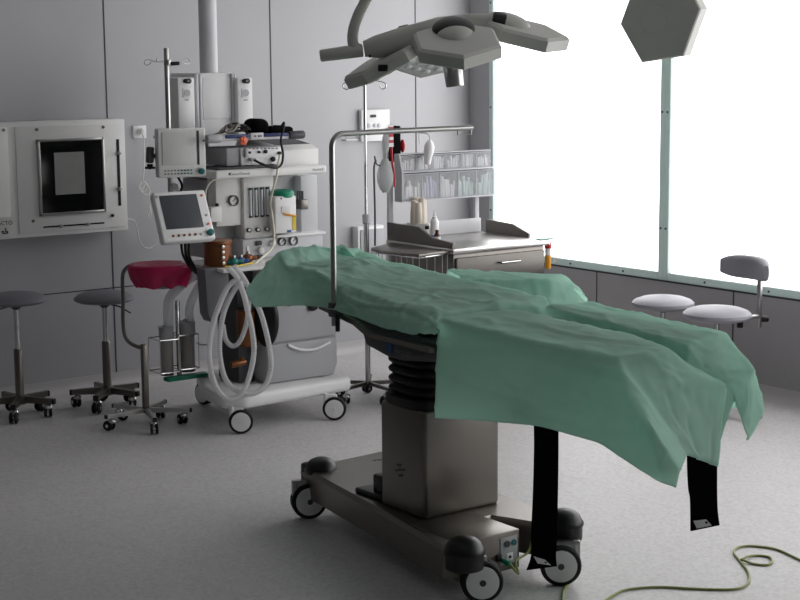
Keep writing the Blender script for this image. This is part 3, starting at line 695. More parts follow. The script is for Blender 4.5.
k = MB(); k.tube([PY(280, 155, YMo - .02), PY(278.5, 162, YMo - .04), PY(277, 175, YD - .03), PY(273, 190, YD - .02), PY(270.5, 203, YU - .08), PY(272.5, 218, YU - .10), PY(274, 235, YU - .10), PY(272, 248, YU - .11), PY(264, 256, YU - .16), PY(256, 263, YU - .2), PY(250, 268, 6.3)], .0055, 8, smooth=8); k.build('tube', 'cream_tube', ct)
# things lying on the worktop
wz = .778
def blob(name, px, py, Y, r, m, label, cat, extra=None):
    p = PY(px, py, Y); t = thing(name, (p.x, Y, wz), label, cat)
    k = MB(); k.ell((p.x, Y, wz + r[2]), r, rotm(0, 0, 30), 16, 10); k.cyl((p.x - r[0] * 1.2, Y, wz + r[2]), (p.x + r[0] * 1.2, Y - .02, wz + r[2] * 1.1), r[2] * .5, n=12, bev=.003); k.build('body', m, t)
    k = MB(); k.cyl((p.x, Y, wz + r[2] * 1.5), (p.x, Y, wz + r[2] * 2.5), r[2] * .45, n=12, bev=.002); k.build('port', extra or 'steel', t)
blob('breathing_filter', 234, 268, 6.30, (.03, .025, .02), 'teal', 'small teal breathing filter lying at the left of the machine worktop', 'filter')
blob('breathing_filter', 241, 267, 6.30, (.026, .022, .02), 'label_blue', 'small blue filter lying in the middle of the machine worktop', 'filter')
blob('inhaler_mask', 248, 262, 6.36, (.03, .026, .022), 'copper', 'small copper brown mask piece on the machine worktop beside the cream tube', 'mask')
k = MB(); k.tube([Vector((PY(225, 272, 6.26).x, 6.26, wz + .006)), Vector((PY(236, 272, 6.25).x, 6.25, wz + .006)), Vector((PY(247, 270, 6.27).x, 6.28, wz + .006)), Vector((PY(255, 268, 6.3).x, 6.31, wz + .006))], .004, 8, smooth=6)
tag(k.build('yellow_tube', 'yellow'), 'thin yellow tube lying along the front of the machine worktop', 'tube')

# breathing hoses
YHs = 6.17
def hose(name, pts_, label, r=.0125, Y=YHs, m='hose_plastic', dy=None):
    pp_ = [PY(a, b, Y + (dy[i] if dy else 0)) for i, (a, b) in enumerate(pts_)]
    k = MB(); k.tube(spline(pp_, 22), r, 10, rib=.09); return tag(k.build(name, m), label, 'hose')
hose('breathing_hose', [(240, 280), (233, 282), (226, 290), (219, 306), (213, 324), (209.5, 345), (210, 365), (216, 387), (226, 398), (236, 398), (245, 388), (251, 370), (254, 350), (252, 330), (248, 312), (243, 292), (236, 276), (228, 268)], 'clear corrugated breathing hose, outermost loop hanging left of the machine drawer')
hose('breathing_hose', [(246, 284), (239, 284), (232, 294), (224, 312), (220, 335), (220, 358), (226, 380), (238, 391), (254, 393), (266, 384), (271, 366), (269, 345), (263, 320), (257, 304), (250, 290), (242, 276), (234, 266)], 'clear corrugated breathing hose, loop reaching furthest right over the dark machine side', Y=YHs + .035)
hose('breathing_hose', [(250, 288), (249, 305), (246, 325), (240, 341), (233, 346), (226, 340), (223, 325)], 'clear corrugated breathing hose, small inner loop in front of the copper canister', r=.011, Y=YHs + .075)

# ------------------------------------------------------------------ suction jars on the left of the machine
YJ = 6.72
su = thing('suction_unit', (PY(180, 378, YJ).x, YJ, PY(180, 380, YJ).z), 'pair of tall suction jars in a wire rack, left of the anaesthesia machine base', 'suction unit')
for (xa, xb, ya, yb_) in ((163, 176, 327, 375), (182, 197.5, 322, 371)):
    a = frect(xa, ya, xb, yb_, YJ); r = (a[1] - a[0]) / 2; cx = (a[0] + a[1]) / 2; h = a[3] - a[2]
    jr = MB().lathe([(r * .85, 0), (r * .92, .006), (r * .92, h * .74), (r * .95, h * .76)], (cx, YJ + .03, a[2]), 24).build('jar', 'bottle_clear', su)
    k = MB(); k.lathe([(r * .96, h * .75), (r * 1.02, h * .76), (r * 1.02, h * .87), (r * .98, h * .9), (r * 1.08, h), (r * .5, h * 1.0), (r * .3, h * 1.05)], (cx, YJ + .03, a[2]), 24); k.build('jar_lid', 'grey_plastic', jr)
    k = MB(); k.lathe([(r * .5, -.006), (r * .9, -.004), (r * .9, .004), (.001, .004)], (cx, YJ + .03, a[2]), 24); k.build('jar_foot', 'black_plastic', jr)
    k = MB(); k.lathe([(r * .6, .01), (r * .8, .012), (r * .8, h * .68), (.001, h * .68)], (cx, YJ + .03, a[2]), 20); k.build('jar_liner', 'liner', jr)
wr = MB()
a = frect(160.5, 340, 179, 373, YJ - .03); b_ = frect(180, 335, 199, 369, YJ - .03)
for q in (a, b_):
    for zz in (q[2], q[3]): wr.tube([(q[0], YJ - .03, zz), (q[1], YJ - .03, zz), (q[1], YJ + .09, zz), (q[0], YJ + .09, zz)], .003, 6, closed=True)
    for xx in (q[0], q[1]):
        for yy in (YJ - .03, YJ + .09): wr.tube([(xx, yy, q[2]), (xx, yy, q[3])], .003, 6)
wr.build('wire_rack', 'chrome', su)
k = MB(); p = PY(179.5, 345, YJ - .01); k.box(p.x - .009, p.x + .009, YJ - .01, YJ + .01, PY(180, 378, YJ).z, PY(180, 300, YJ).z, .003); k.build('mounting_bar', 'chrome', su)
k = MB(); a = frect(168, 376, 203, 380, YJ - .03); k.box(a[0], a[1] + .03, YJ - .03, YJ + .02, a[2], a[3], .003); k.build('tray', 'green', su)
a = MB(); a.tube([PY(197, 343, YJ), PY(204, 345, YJ), PY(212, 342, YJ)], .004, 8, smooth=4); a.build('spigot', 'steel', su)
# wide clear suction tubing
for pts_, lab, r in (([(168.5, 325), (168, 310), (170, 298), (178, 288), (190, 278), (203, 270)], 'wide clear suction tube bending from the left jar up to the machine', .024), ([(190, 320), (189, 312), (191, 302), (198, 288), (205, 278), (210, 270)], 'wide clear suction tube rising from the right jar to the machine', .02)):
    k = MB(); k.tube(spline([PY(a, b, YJ + .02 - .05 * i) for i, (a, b) in enumerate(pts_)], 14), r, 12, rib=.04); tag(k.build('suction_tube', 'clear_plastic'), lab, 'tube')

# ------------------------------------------------------------------ pink lined basin on its stand
bpz = PZ(146, 409, .08)
bs_ = thing('basin_stand', (bpz.x, bpz.y, 0), 'steel basin stand on five casters lined with a pink bag, left of the machine', 'basin stand')
star_base(bs_, (bpz.x, bpz.y), 5, .21, -.6, .075, .026, .024, 'steel', .025)
pt_ = PV(143.5, 344, bpz)
MB().box(bpz.x - .0135, bpz.x + .0135, bpz.y - .0135, bpz.y + .0135, .07, pt_.z, .003).build('post', 'steel_dull', bs_)
MB().tube([PV(x, y, bpz) for x, y in ((143, 348), (137, 346.5), (129, 342), (124.5, 334), (123, 320), (123, 300), (122.5, 280), (124, 271), (129, 266), (134, 265.5))], .009, 10, smooth=5).build('bent_arm', 'steel_dull', bs_)
rc = PV(160, 265.5, bpz); RR = .135; rc.z -= .01
MB().tube([(rc.x + RR * math.cos(t), rc.y + RR * math.sin(t), rc.z) for t in [2 * PI * i / 32 for i in range(32)]], .006, 8, closed=True).build('ring', 'steel', bs_)
MB().lathe([(RR * .97, .004), (RR * .9, -.03), (RR * .72, -.07), (RR * .45, -.095), (.001, -.1)], rc, 32, caps=False).build('bowl', 'steel', bs_)
vs = []; fs = []; nA = 56; prof = [(1.0, .018), (1.05, .02), (1.12, .012), (1.13, -.006), (1.05, -.05), (.86, -.09)]
for j_, (rr, dz) in enumerate([(.02, -.012), (.35, -.002), (.75, .012)] + prof):
    for i in range(nA):
        t = 2 * PI * i / nA; w = math.sin(t * 7) * .5 + math.sin(t * 11 + 1) * .3 + math.sin(t * 3 + 2) * .4
        k_ = max(0, j_ - 3) / 5; dd = dz * (1 + .14 * w * k_) - (.012 * k_ * math.cos(t - .9))
        vs.append((rc.x + RR * (rr + .025 * w * k_) * math.cos(t), rc.y + RR * (rr + .025 * w * k_) * math.sin(t), rc.z + dd))
for j_ in range(8):
    for i in range(nA): fs.append([j_ * nA + i, j_ * nA + (i + 1) % nA, (j_ + 1) * nA + (i + 1) % nA, (j_ + 1) * nA + i])
MB().add(vs, fs).build('bag_liner', 'pink_bag', bs_, ang=50)

# ------------------------------------------------------------------ drip stand in the middle
dp = PZ(368, 380, .1)
ds = thing('drip_stand', (dp.x, dp.y, 0), 'tall chrome drip stand on casters, standing behind the far edge of the draped table', 'drip stand')
star_base(ds, (dp.x, dp.y), 5, .2, .9, .085, .022, .02, 'steel_dull', .024)
zt3 = PV(366, 83, dp).z
MB().cyl((dp.x, dp.y, .08), (dp.x, dp.y, .935), .0135, n=18).build('lower_pole', 'steel', ds)
MB().cyl((dp.x, dp.y, .93), (dp.x, dp.y, zt3 + .02), .008, n=14).build('upper_pole', 'chrome', ds)
MB().lathe([(.0145, .9), (.019, .905), (.019, .945), (.0145, .95)], (dp.x, dp.y, 0), 16).build('collar', 'grey_plastic', ds)
for s in (-1, 1):
    k = MB(); o = Vector((dp.x, dp.y, zt3)); k.tube([o, o + RH * s * .05 + Vector((0, 0, .01)), o + RH * s * .1, o + RH * s * .105 - Vector((0, 0, .022)), o + RH * s * .085 - Vector((0, 0, .03)), o + RH * s * .075 - Vector((0, 0, .012))], .0028, 6, smooth=6); k.build('hook', 'chrome', ds)

# ------------------------------------------------------------------ outlets on the back wall
ou = thing('wall_outlet_panel', PY(374, 125, YB), 'white wall panel with round outlets, behind the tall drip stand', 'outlet panel')
a = frect(358.5, 109.5, 387, 141, YB); MB().box(a[0], a[1], YB - .03, YB - .001, a[2], a[3], .004).build('cover', 'white_plastic', ou)
k = MB(); p = PY(373, 116, YB - .03); k.rbox(p, (.04, .012, .016), None, .003); k.build('switch', 'ink', ou)
for q in (369, 375, 379): fcyl(MB(), q, 125.5, YB - .03, .012, .006).build('socket_ring', 'panel_grey', ou)
a = frect(346, 133, 358, 140, YB - .04); 
lb = thing('wall_bracket', PY(352, 138, YB), 'small white bracket frame on the wall under the steel screen rod', 'bracket')
k = MB(); k.tube([(a[0], YB - .04, a[3]), (a[1], YB - .04, a[3]), (a[1], YB - .04, a[2]), (a[0], YB - .04, a[2])], .004, 6, closed=True); k.box(a[0], a[1], YB - .036, YB - .001, a[2] - .003, a[2] + .004); k.build('frame', 'white_plastic', lb)
lw = thing('wall_duct_box', PY(370, 240, YB), 'grey box with a white edge low on the back wall, behind the drip stand', 'wall box')
a = frect(358, 226, 384, 258, YB - .06); MB().box(a[0], a[1], YB - .06, YB - .001, a[2] - .1, a[3], .004).build('white_rim', 'white_plastic', lw)
MB().box(a[0] + .016, a[1], YB - .066, YB - .05, a[2] - .09, a[3] - .018, .003).build('grey_face', 'grey_plastic', lw)

# ------------------------------------------------------------------ stainless trolley with bins
TX0, TX1, TY0, TY1, TZ = 4.74, 5.37, 6.02, 6.58, .80
tr = thing('dressing_trolley', ((TX0 + TX1) / 2, (TY0 + TY1) / 2, 0), 'stainless steel trolley with drawers and a raised bin rack, beside the window corner', 'trolley')
k = MB(); k.box(TX0 + .02, TX1 - .02, TY0 + .025, TY1 - .01, .12, TZ - .03, .006); k.build('body', 'steel_dull', tr)
k = MB(); k.box(TX0, TX1, TY0, TY1, TZ - .028, TZ, .006); k.build('worktop', 'steel_top_lit', tr)
for z0_, z1_ in ((TZ - .2, TZ - .05), (TZ - .38, TZ - .21), (TZ - .62, TZ - .39)):
    d = MB().box(TX0 + .03, TX1 - .03, TY0 + .008, TY0 + .03, z0_, z1_, .004).build('drawer', 'steel_front_shaded', tr)
    zh = z1_ - .04; xc = (TX0 + TX1) / 2 + .04
    h = MB(); h.tube([(xc - .06, TY0 + .008, zh), (xc - .06, TY0 - .018, zh), (xc + .06, TY0 - .018, zh), (xc + .06, TY0 + .008, zh)], .005, 8); h.build('handle', 'chrome', d)
k = MB(); prof = [(TY0 + .005, TZ), (TY0 + .005, TZ + .028), (TY0 + .17, TZ + .04), (TY0 + .28, TZ + .085), (TY1 - .01, TZ + .09), (TY1 - .01, TZ)]
k.prism(prof, 'x', TX0 + .002, TX0 + .014); k.build('side_guard', 'steel_dull', tr)
k = MB(); prof = [(TY0 + .15, TZ), (TY0 + .15, TZ + .02), (TY0 + .28, TZ + .06), (TY1 - .06, TZ + .07), (TY1 - .06, TZ)]
k.prism(prof, 'x', TX1 - .014, TX1 - .002); k.build('side_guard', 'steel_dull', tr)
k = MB(); k.box(TX0 + .014, TX1 - .014, TY1 - .022, TY1 - .01, TZ, TZ + .075, .003); k.build('back_guard', 'panel_grey', tr)
for x in (TX0 + .06, TX1 - .06):
    for y in (TY0 + .07, TY1 - .06): caster(tr, (x, y, .125), (random.uniform(-1, 1), 1, 0), .04)
rp = MB()
for x in (TX0 + .03, TX1 - .03): rp.box(x - .014, x + .014, TY1 - .008, TY1 + .012, .5, 1.2, .002)
rp.build('rack_post', 'panel_grey', tr)
k = MB(); k.tube([(TX1 - .01, TY0 + .06, TZ - .03), (TX1 + .05, TY0 + .06, TZ - .03), (TX1 + .05, TY0 + .28, TZ - .03), (TX1 - .01, TY0 + .28, TZ - .03)], .005, 8); k.build('side_rail', 'chrome', tr)
k = MB(); p = PZ(536, 238, TZ); k.box(p.x - .05, p.x + .04, TY0 + .012, TY0 + .05, TZ - .001, TZ + .004); k.build('green_tag', 'green', tr)
# side shelf with the wire basket
bk = thing('wire_basket', (TX0 - .16, TY0 + .2, .5), 'steel wire basket under a flat side tray, hooked on the left of the trolley', 'basket')
c_ = [PZ(371, 248, .79), PZ(378, 250.5, .79), PZ(396, 252.5, .79), PZ(419, 255, .79)]
pa = [(p.x, p.y) for p in c_] + [(TX0 - .004, TY0 + .02), (TX0 - .004, TY1 - .06)]
MB().prismb(pa, 'z', .778, .792, .003).build('tray', 'steel_dull', bk)
k = MB()
edge = [Vector((p.x + .01, p.y + .012, .775)) for p in c_] + [Vector((TX0 - .012, TY0 + .03, .775))]
ed = spline(edge, 8)
for lv in (0, -.28): k.tube([q + Vector((0, 0, lv)) for q in ed], .004, 6)
for q in ed[::2]: k.tube([q, q + Vector((0, 0, -.28))], .0028, 6)
k.build('wires', 'chrome', bk)
MB().prism([(p[0] + .02, p[1] + .02) for p in pa[:4]] + [(TX0 - .004, TY0 + .03), (TX0 - .004, TY1 - .06)], 'z', .495, .5).build('basket_floor', 'steel_dull', bk)
# bins: two rows of tilting clear bins
YR = TY1
ra = frect(402, 153, 492.5, 197, YR - .06)
RX0, RX1 = ra[0], ra[1]
bn = thing('bin_rack', ((RX0 + RX1) / 2, YR - .02, PY(447, 197, YR - .06).z), 'grey rack holding two rows of clear tilting bins, above the steel trolley', 'bin rack')
zA, zB, zC_ = PY(447, 196.5, YR - .06).z, PY(447, 170, YR - .06).z, PY(447, 153, YR - .06).z
k = MB(); k.box(RX0, RX1, YR - .014, YR - .009, zA - .01, zC_ + .006, .001); k.build('back_board', 'dark_grey', bn)
k = MB(); k.prism([(YR - .01, zA - .012), (YR - .075, zA - .012), (YR - .075, zB), (YR - .05, zC_ + .005), (YR - .01, zC_ + .005)], 'x', RX0 - .012, RX0 - .002); k.build('end_panel', 'grey_plastic', bn)
k = MB(); k.box(RX0 - .002, RX1, YR - .075, YR - .014, zA - .012, zA - .006, .001); k.box(RX0 - .002, RX1, YR - .075, YR - .014, zB - .003, zB + .003, .001); k.box(RX0 - .002, RX1, YR - .05, YR - .014, zC_ + .001, zC_ + .005); k.build('shelf_rail', 'panel_grey', bn)
rnd = random.Random(8)
def bin_(x0_, x1_, z0_, z1_, yf, cont, lab):
    t = thing('tilting_bin', ((x0_ + x1_) / 2, YR - .03, z0_), lab, 'bin', None)
    k = MB(); th = .0018; g = .002
    k.box(x0_ + g, x1_ - g, yf, yf + th, z0_, z1_ - .004); k.box(x0_ + g, x1_ - g, yf, YR - .016, z0_, z0_ + th)
    for x in (x0_ + g, x1_ - g - th): k.box(x, x + th, yf, YR - .016, z0_, z1_ - .004)
    k.build('bin_shell', 'clear_bin', t)
    k = MB(); e = .003
    k.box(x0_ + g, x1_ - g, yf - .001, yf + .003, z1_ - .006, z1_ - .002); k.box(x0_ + g, x1_ - g, yf - .001, yf + .003, z0_, z0_ + e)
    for x in (x0_ + .0005, x1_ - .0035): k.box(x, x + e, yf - .001, yf + .003, z0_, z1_ - .003)
    k.build('bin_rim', 'grey_plastic', t)
    k = MB(); w = (x1_ - x0_)
    n_ = 6
    for i in range(n_):
        hh = (z1_ - z0_) * rnd.uniform(.45, .85); xx = x0_ + .006 + (w - .012) * (i + .5) / n_
        k.rbox((xx, yf + .018 + rnd.uniform(0, .012), z0_ + .003 + hh / 2), ((w - .014) / n_ * .8, .018, hh), rotm(0, rnd.uniform(-6, 6), rnd.uniform(-20, 20)), .003)
    k.build('packets', cont, t)
conts = ['paper', 'paper_violet', 'paper', 'paper_green', 'paper_green']
names = ['leftmost bin of the lower rack row, with white packets', 'bin with violet packets, second from left in the lower row', 'clear bin of white packets in the middle of the lower row', 'bin with greenish packets, second from right in the lower row', 'rightmost bin of the lower rack row, with greenish packets']
w5 = (RX1 - RX0 - .002) / 5
for i in range(5): bin_(RX0 + i * w5, RX0 + (i + 1) * w5, zA - .005, zB - .006, YR - .072, conts[i], names[i])
names6 = ['leftmost bin of the upper rack row, behind the hanging white handpiece', 'second bin from the left in the upper rack row', 'third bin from the left in the upper rack row', 'third bin from the right in the upper rack row', 'second bin from the right in the upper rack row, with white packets', 'rightmost bin of the upper rack row, by the window']
w6 = (RX1 - RX0 - .002) / 6
for i in range(6): bin_(RX0 + i * w6, RX0 + (i + 1) * w6, zB + .004, zC_ - .001, YR - .05, 'paper', names6[i])
# white handpiece hanging over the rack
hp_ = thing('hanging_handpiece', PY(429, 150, YR - .09), 'white tapered handpiece hanging in front of the upper bins on a cord', 'handpiece')
q = PY(430, 140, YR - .09); q1 = PY(425, 166, YR - .09)
k = MB(); k.lathe([(.006, .0), (.018, -.012), (.026, -.03), (.027, -.06), (.02, -.085), (.016, -.125), (.001, -.13)], q, 18, rotm(0, 8, 0)); k.build('body', 'white_plastic', hp_)
k = MB(); k.tube([q, q + Vector((0, .02, .03)), q + Vector((0, .09, .03)), q + Vector((0, .085, -.02))], .003, 6, smooth=5); k.build('cord', 'cord_white', hp_)
# things standing on the trolley
def bottle(name, px, py, prof, m, capprof, cm, label, cat='bottle', band=None):
    p = PZ(px, py, TZ); t = thing(name, (p.x, p.y, TZ), label, cat)
    MB().lathe(prof, (p.x, p.y, TZ), 20).build('body', m, t)
    MB().lathe(capprof, (p.x, p.y, TZ), 16).build('cap', cm, t)
    if band: MB().lathe(band, (p.x, p.y, TZ), 20, caps=False).build('label_band', 'paper', t)
Yb_ = TY1 - .1
def onY(px, Y): return PY(px, 225, Y)
def bottle2(px, Y, *a, **kw):
    x = onY(px, Y).x
    p = Vector((x, Y, TZ))
    name, prof, m, capprof, cm, label = a; t = thing(name, p, label, 'bottle')
    MB().lathe(prof, p, 20).build('body', m, t); MB().lathe(capprof, p, 16).build('cap', cm, t)
    if kw.get('band'): MB().lathe(kw['band'], p, 20, caps=False).build('label_band', 'paper', t)
bottle2(434.5, TY1 - .2, 'squeeze_bottle', [(.02, 0), (.022, .004), (.022, .095), (.016, .11), (.012, .113)], 'white_plastic', [(.012, .112), (.012, .122), (.006, .126), (.004, .15), (.001, .155)], 'cream_plastic', 'tall white squeeze bottle with a nozzle, on the trolley top')
bottle2(427, TY1 - .18, 'small_bottle', [(.017, 0), (.018, .003), (.018, .05), (.01, .06)], 'white_plastic', [(.011, .058), (.011, .074), (.009, .076), (.001, .076)], 'black_plastic', 'small white bottle with a black cap, on the trolley top')
bottle2(437, TY1 - .36, 'brown_bottle', [(.016, 0), (.017, .003), (.017, .045), (.009, .06), (.009, .064)], 'brown_glass', [(.010, .062), (.010, .074), (.001, .075)], 'brown_glass', 'small brown bottle with a white label, on the trolley top', band=[(.0174, .012), (.0174, .042)])
bottle2(431.5, TY1 - .26, 'blue_pot', [(.012, 0), (.013, .003), (.013, .02)], 'white_plastic', [(.014, .019), (.014, .036), (.001, .037)], 'label_blue', 'tiny pot with a blue lid, beside the white squeeze bottle')
# cream roll in a clear pot
p = Vector((onY(419, TY1 - .1).x, TY1 - .1, TZ)); cr_ = thing('cloth_roll', p, 'cream cloth rolls standing upright in a clear pot under the bins', 'cloth roll')
k = MB(); 
for i, (dx, dy, h) in enumerate(((-.03, 0, .2), (-.008, .014, .215), (.014, -.006, .21), (.034, .008, .2), (-.018, -.018, .19))): k.lathe([(.018, .004), (.02, .01), (.021, h * .6), (.017, h), (.001, h + .004)], p + Vector((dx, dy, 0)), 14)
k.build('rolls', 'cream_cloth', cr_)
k = MB(); k.lathe([(.058, 0), (.06, .002), (.062, .085), (.06, .085), (.058, .004)], p, 28); k.build('pot', 'clear_plastic', cr_)
# specimen holder on right rail
p = Vector((TX1 + .056, TY0 + .1, TZ - .1)); p = PY(548, 255, TY0 + .1)
sp_ = thing('specimen_tube', (p.x, TY0 + .1, p.z), 'orange liquid tube with a red cap, hung on the right end of the trolley', 'tube')
k = MB(); k.lathe([(.001, -.075), (.014, -.07), (.016, -.06), (.016, .0)], p, 18); k.build('tube', 'amber', sp_)
k = MB(); k.lathe([(.0155, .0), (.0155, .035)], p, 18); k.build('label_band', 'paper', sp_)
k = MB(); k.lathe([(.0165, .035), (.018, .037), (.018, .062), (.012, .07), (.001, .07)], p, 18); k.build('cap', 'red', sp_)
cb_ = thing('clear_bracket', (TX1 + .08, TY0 + .12, TZ - .1), 'clear open bracket hooked on the right end of the trolley, holding the orange tube', 'bracket')
k = MB(); xx = p.x; k.tube([(xx - .02, TY0 + .1, p.z + .055), (xx + .06, TY0 + .1, p.z + .055), (xx + .055, TY0 + .1, p.z - .05)], .0028, 6); k.tube([(xx + .02, TY0 + .1, p.z + .02), (TX1 - .004, TY0 + .14, p.z + .02)], .0028, 6); k.build('wire', 'chrome', cb_)

# breathing bag on its thin post by the side tray
YG = TY1 - .12
g0 = PY(375, 246, YG)
bg = thing('bag_post', (g0.x, YG, .79), 'thin dark post with a curved hook, rising from the side tray of the trolley', 'post')
k = MB(); k.tube([(g0.x, YG, .79), PY(375, 215, YG), PY(374.5, 192, YG), PY(374, 168, YG), PY(376, 160, YG)], .005, 8, smooth=5); k.build('pole', 'dark_grey', bg)
k = MB(); k.tube([PY(376, 162, YG), PY(374.5, 156, YG), PY(376.5, 164, YG), PY(381, 165, YG), PY(385, 160, YG), PY(385.5, 154, YG)], .004, 8, smooth=5); k.build('hook', 'dark_grey', bg)
q = PY(385, 156, YG)
rb = thing('breathing_bag', q, 'clear grey breathing bag hanging from the hook left of the bin rack', 'breathing bag')
zb1, zb0 = PY(385, 158, YG).z, PY(385, 192, YG).z; hh = zb1 - zb0
k = MB(); k.lathe([(.012, 0), (.02, -.01), (.036, -hh * .25), (.046, -hh * .5), (.045, -hh * .7), (.03, -hh * .92), (.016, -hh), (.001, -hh * 1.02)], (q.x, YG, zb1), 24, sy=.7); k.build('bag', 'bag_clear', rb)
k = MB(); k.lathe([(.012, 0), (.013, .02), (.022, .06), (.024, .1), (.014, .14), (.008, .15)], (q.x, YG, zb1), 18, rotm(0, 6), sy=.6); k.build('neck_pouch', 'bag_clear', rb)
k = MB(); k.rbox((q.x, YG, zb0 + .004), (.03, .02, .014), None, .003); k.build('tail_clip', 'grey_plastic', rb)
tb_ = MB(); tb_.tube([PY(391, 126, YG), PY(391.5, 145, YG), PY(392, 160, YG), PY(394, 175, YG), PY(394.5, 187, YG)], .006, 8, smooth=5)
for z in (132, 139): pass
red = tag(tb_.build('red_tube', 'red'), 'thin dark red tube hanging beside the clear breathing bag', 'tube')
tg = thing('striped_tag', PY(391, 134, YG - .01), 'narrow white tag with red stripes, hanging left of the black pouch', 'tag')
a = frect(388.8, 125, 393.5, 147, YG - .012); MB().box(a[0], a[1], YG - .012, YG - .008, a[2], a[3]).build('strip', 'paper', tg)
k = MB()
for y in (127, 134, 140): a2 = frect(388.8, y, 393.5, y + 3, YG - .013); k.box(a2[0], a2[1], YG - .0135, YG - .0075, a2[2], a2[3])
k.build('red_stripe', 'red', tg)
bpch = thing('black_pouch', PY(398, 143, YB - .02), 'narrow black case with a red handle, hung on the back wall left of the bins', 'case')
a = frect(394.5, 126, 401, 162, YB - .06); MB().box(a[0], a[1], YB - .06, YB - .001, a[2], a[3], .006).build('case', 'black_cloth', bpch)
k = MB(); k.ell(PY(402.5, 146, YB - .06), (.012, .02, .04), None, 14, 10); k.build('handle', 'red', bpch)

# ------------------------------------------------------------------ operating lamp
O = PY(440, 44, 4.5)
la = thing('operating_lamp', O, 'large grey surgical lamp with four hexagonal heads, hanging over the operating table', 'surgical lamp')
def hexhead(name, c, out, droop, roll, rad, th, par, mt='lamp_grey', bump=True, a0=0, stretch=1.12):
    out = Vector(out).normalized(); sd = Vector((-out.y, out.x, 0)); n = Vector((0, 0, 1))
    m = Matrix((out, sd, n)).transposed()
    m = m @ Matrix.Rotation(R_(droop), 3, 'Y') @ Matrix.Rotation(R_(roll), 3, 'X')
    c = Vector(c); poly = [(rad * stretch * math.cos(a0 + PI / 3 * i), rad * math.sin(a0 + PI / 3 * i)) for i in range(6)]
    def ring(s, z): return [c + m @ Vector((x * s, y * s, z)) for x, y in poly]
    k = MB(); rings = [ring(.97, -th * .5), ring(1, -th * .42), ring(1, th * .3), ring(.93, th * .5)]
    vs = [v for r in rings for v in r]; fs = []
    for j_ in range(3):
        for i in range(6): fs.append([j_ * 6 + i, j_ * 6 + (i + 1) % 6, (j_ + 1) * 6 + (i + 1) % 6, (j_ + 1) * 6 + i])
    fs += [list(range(6))[::-1], [18 + i for i in range(6)]]
    k.add(vs, fs); o = k.build(name, mt, par, ang=20)
    k = MB(); k.add([c + m @ Vector((x * .86, y * .86, -th * .5 - dz)) for dz in (0, .003) for x, y in poly], [[i, (i + 1) % 6, 6 + (i + 1) % 6, 6 + i] for i in range(6)] + [list(range(6))[::-1], [6 + i for i in range(6)]])
    k.build('light_face', 'lamp_face', o)
    k = MB()
    for i in range(-2, 3):
        for j_ in range(-2, 3):
            x, y = (i + .5 * (j_ % 2)) * rad * .32, j_ * rad * .28
            if math.hypot(x, y) < rad * .72: k.ell(c + m @ Vector((x, y, -th * .5 - .003)), (.018, .018, .005), m, 12, 6)
    k.build('lens', 'led_glass', o)
    if bump:
        k = MB(); k.ell(c + m @ Vector((-rad * .42, 0, th * .42)), (rad * .56, rad * .4, th * .72), m, 24, 12, bot=-.2); k.build('top_bulge', mt, o, ang=60)
    if bump == 'collar':
        k = MB(); k.ell(c + m @ Vector((-rad * .56, 0, th * .5)), (rad * .5, rad * .46, th * .78), m, 24, 12, bot=-.2); k.build('joint_collar', 'black_plastic', o, ang=60)
    return o, m
LZ = lambda px, py, off: PV(px, py, (O.x + off.x, O.y + off.y))
hexhead('lamp_head', LZ(457, 45, -FH * .22), -FH + RH * .1, 20, 3, .162, .05, la, bump='collar')
hexhead('lamp_head', LZ(387, 62, -RH * .24 + FH * .05), -RH * .98 + FH * .1, 27, -9, .150, .05, la, bump=False)
hexhead('lamp_head', LZ(523, 33, RH * .33 + FH * .02), RH, 14, 13, .150, .05, la)
hexhead('lamp_head', LZ(432, 54, FH * .22), FH - RH * .3, 24, 0, .150, .05, la, bump=False)
k = MB(); k.ell(O + Vector((0, 0, -.005)), (.11, .11, .05), rotm(0, 0, 0), 28, 14); k.build('hub', 'lamp_grey', la, ang=60)
k = MB(); k.tube([LZ(364, 49, -RH * .2), LZ(376, 47, -RH * .18), LZ(405, 40, -RH * .12), LZ(428, 33, -RH * .05), LZ(440, 27, Vector()), LZ(470, 22, RH * .1), LZ(500, 22, RH * .2)], [.028, .04, .048, .045, .036, .03, .03], 16, smooth=0); k.build('yoke', 'lamp_grey', la, ang=60)
for q, s in (((497, 24), 1),):
    k = MB(); c = LZ(q[0], q[1], RH * .05 * s); k.cyl(c - RH * .02, c + RH * .03 - Vector((0, 0, .008)), .045, n=20, bev=.008); k.build('joint_ring', 'black_plastic', la)
k = MB(); c = LZ(405, 32, -RH * .1 + FH * .1); k.cyl(c - RH * .02 + Vector((0, 0, -.01)), c + RH * .02, .03, n=20, bev=.006); k.build('joint_ring', 'black_plastic', la)
h0, h1 = LZ(452, 62, Vector()), LZ(455, 86.5, Vector())
k = MB(); k.cyl(h0, h1, .034, .032, n=24, bev=.003); k.build('sterile_handle', 'steel', la)
g0_, g1_ = LZ(363, 50, -RH * .25), LZ(320, 56, -RH * .4)
k = MB(); k.cyl(g0_, g1_, .024, .022, n=18, bev=.006); k.build('grip_tube', 'lamp_grey', la)
k = MB(); k.tube([LZ(357, 52, -RH * .3), LZ(353, 42, -RH * .3), LZ(353.5, 30, -RH * .3), LZ(358, 16, -RH * .3), LZ(365, 2, -RH * .3), LZ(374, -18, -RH * .3), LZ(378, -60, -RH * .28), LZ(378, -120, -RH * .28)], .02, 12, smooth=6); k.build('suspension_arm', 'lamp_grey', la, ang=60)
e_ = LZ(378, -110, -RH * .28); k = MB(); k.cyl(e_, (e_.x, e_.y, ZC), .045, n=24); k.build('ceiling_tube', 'lamp_grey', la)
k = MB(); c = LZ(370, 56, -RH * .22 - FH * .14); k.cyl(c, c - FH * .01, .006, n=10); k.build('screw', 'dark_grey', la)
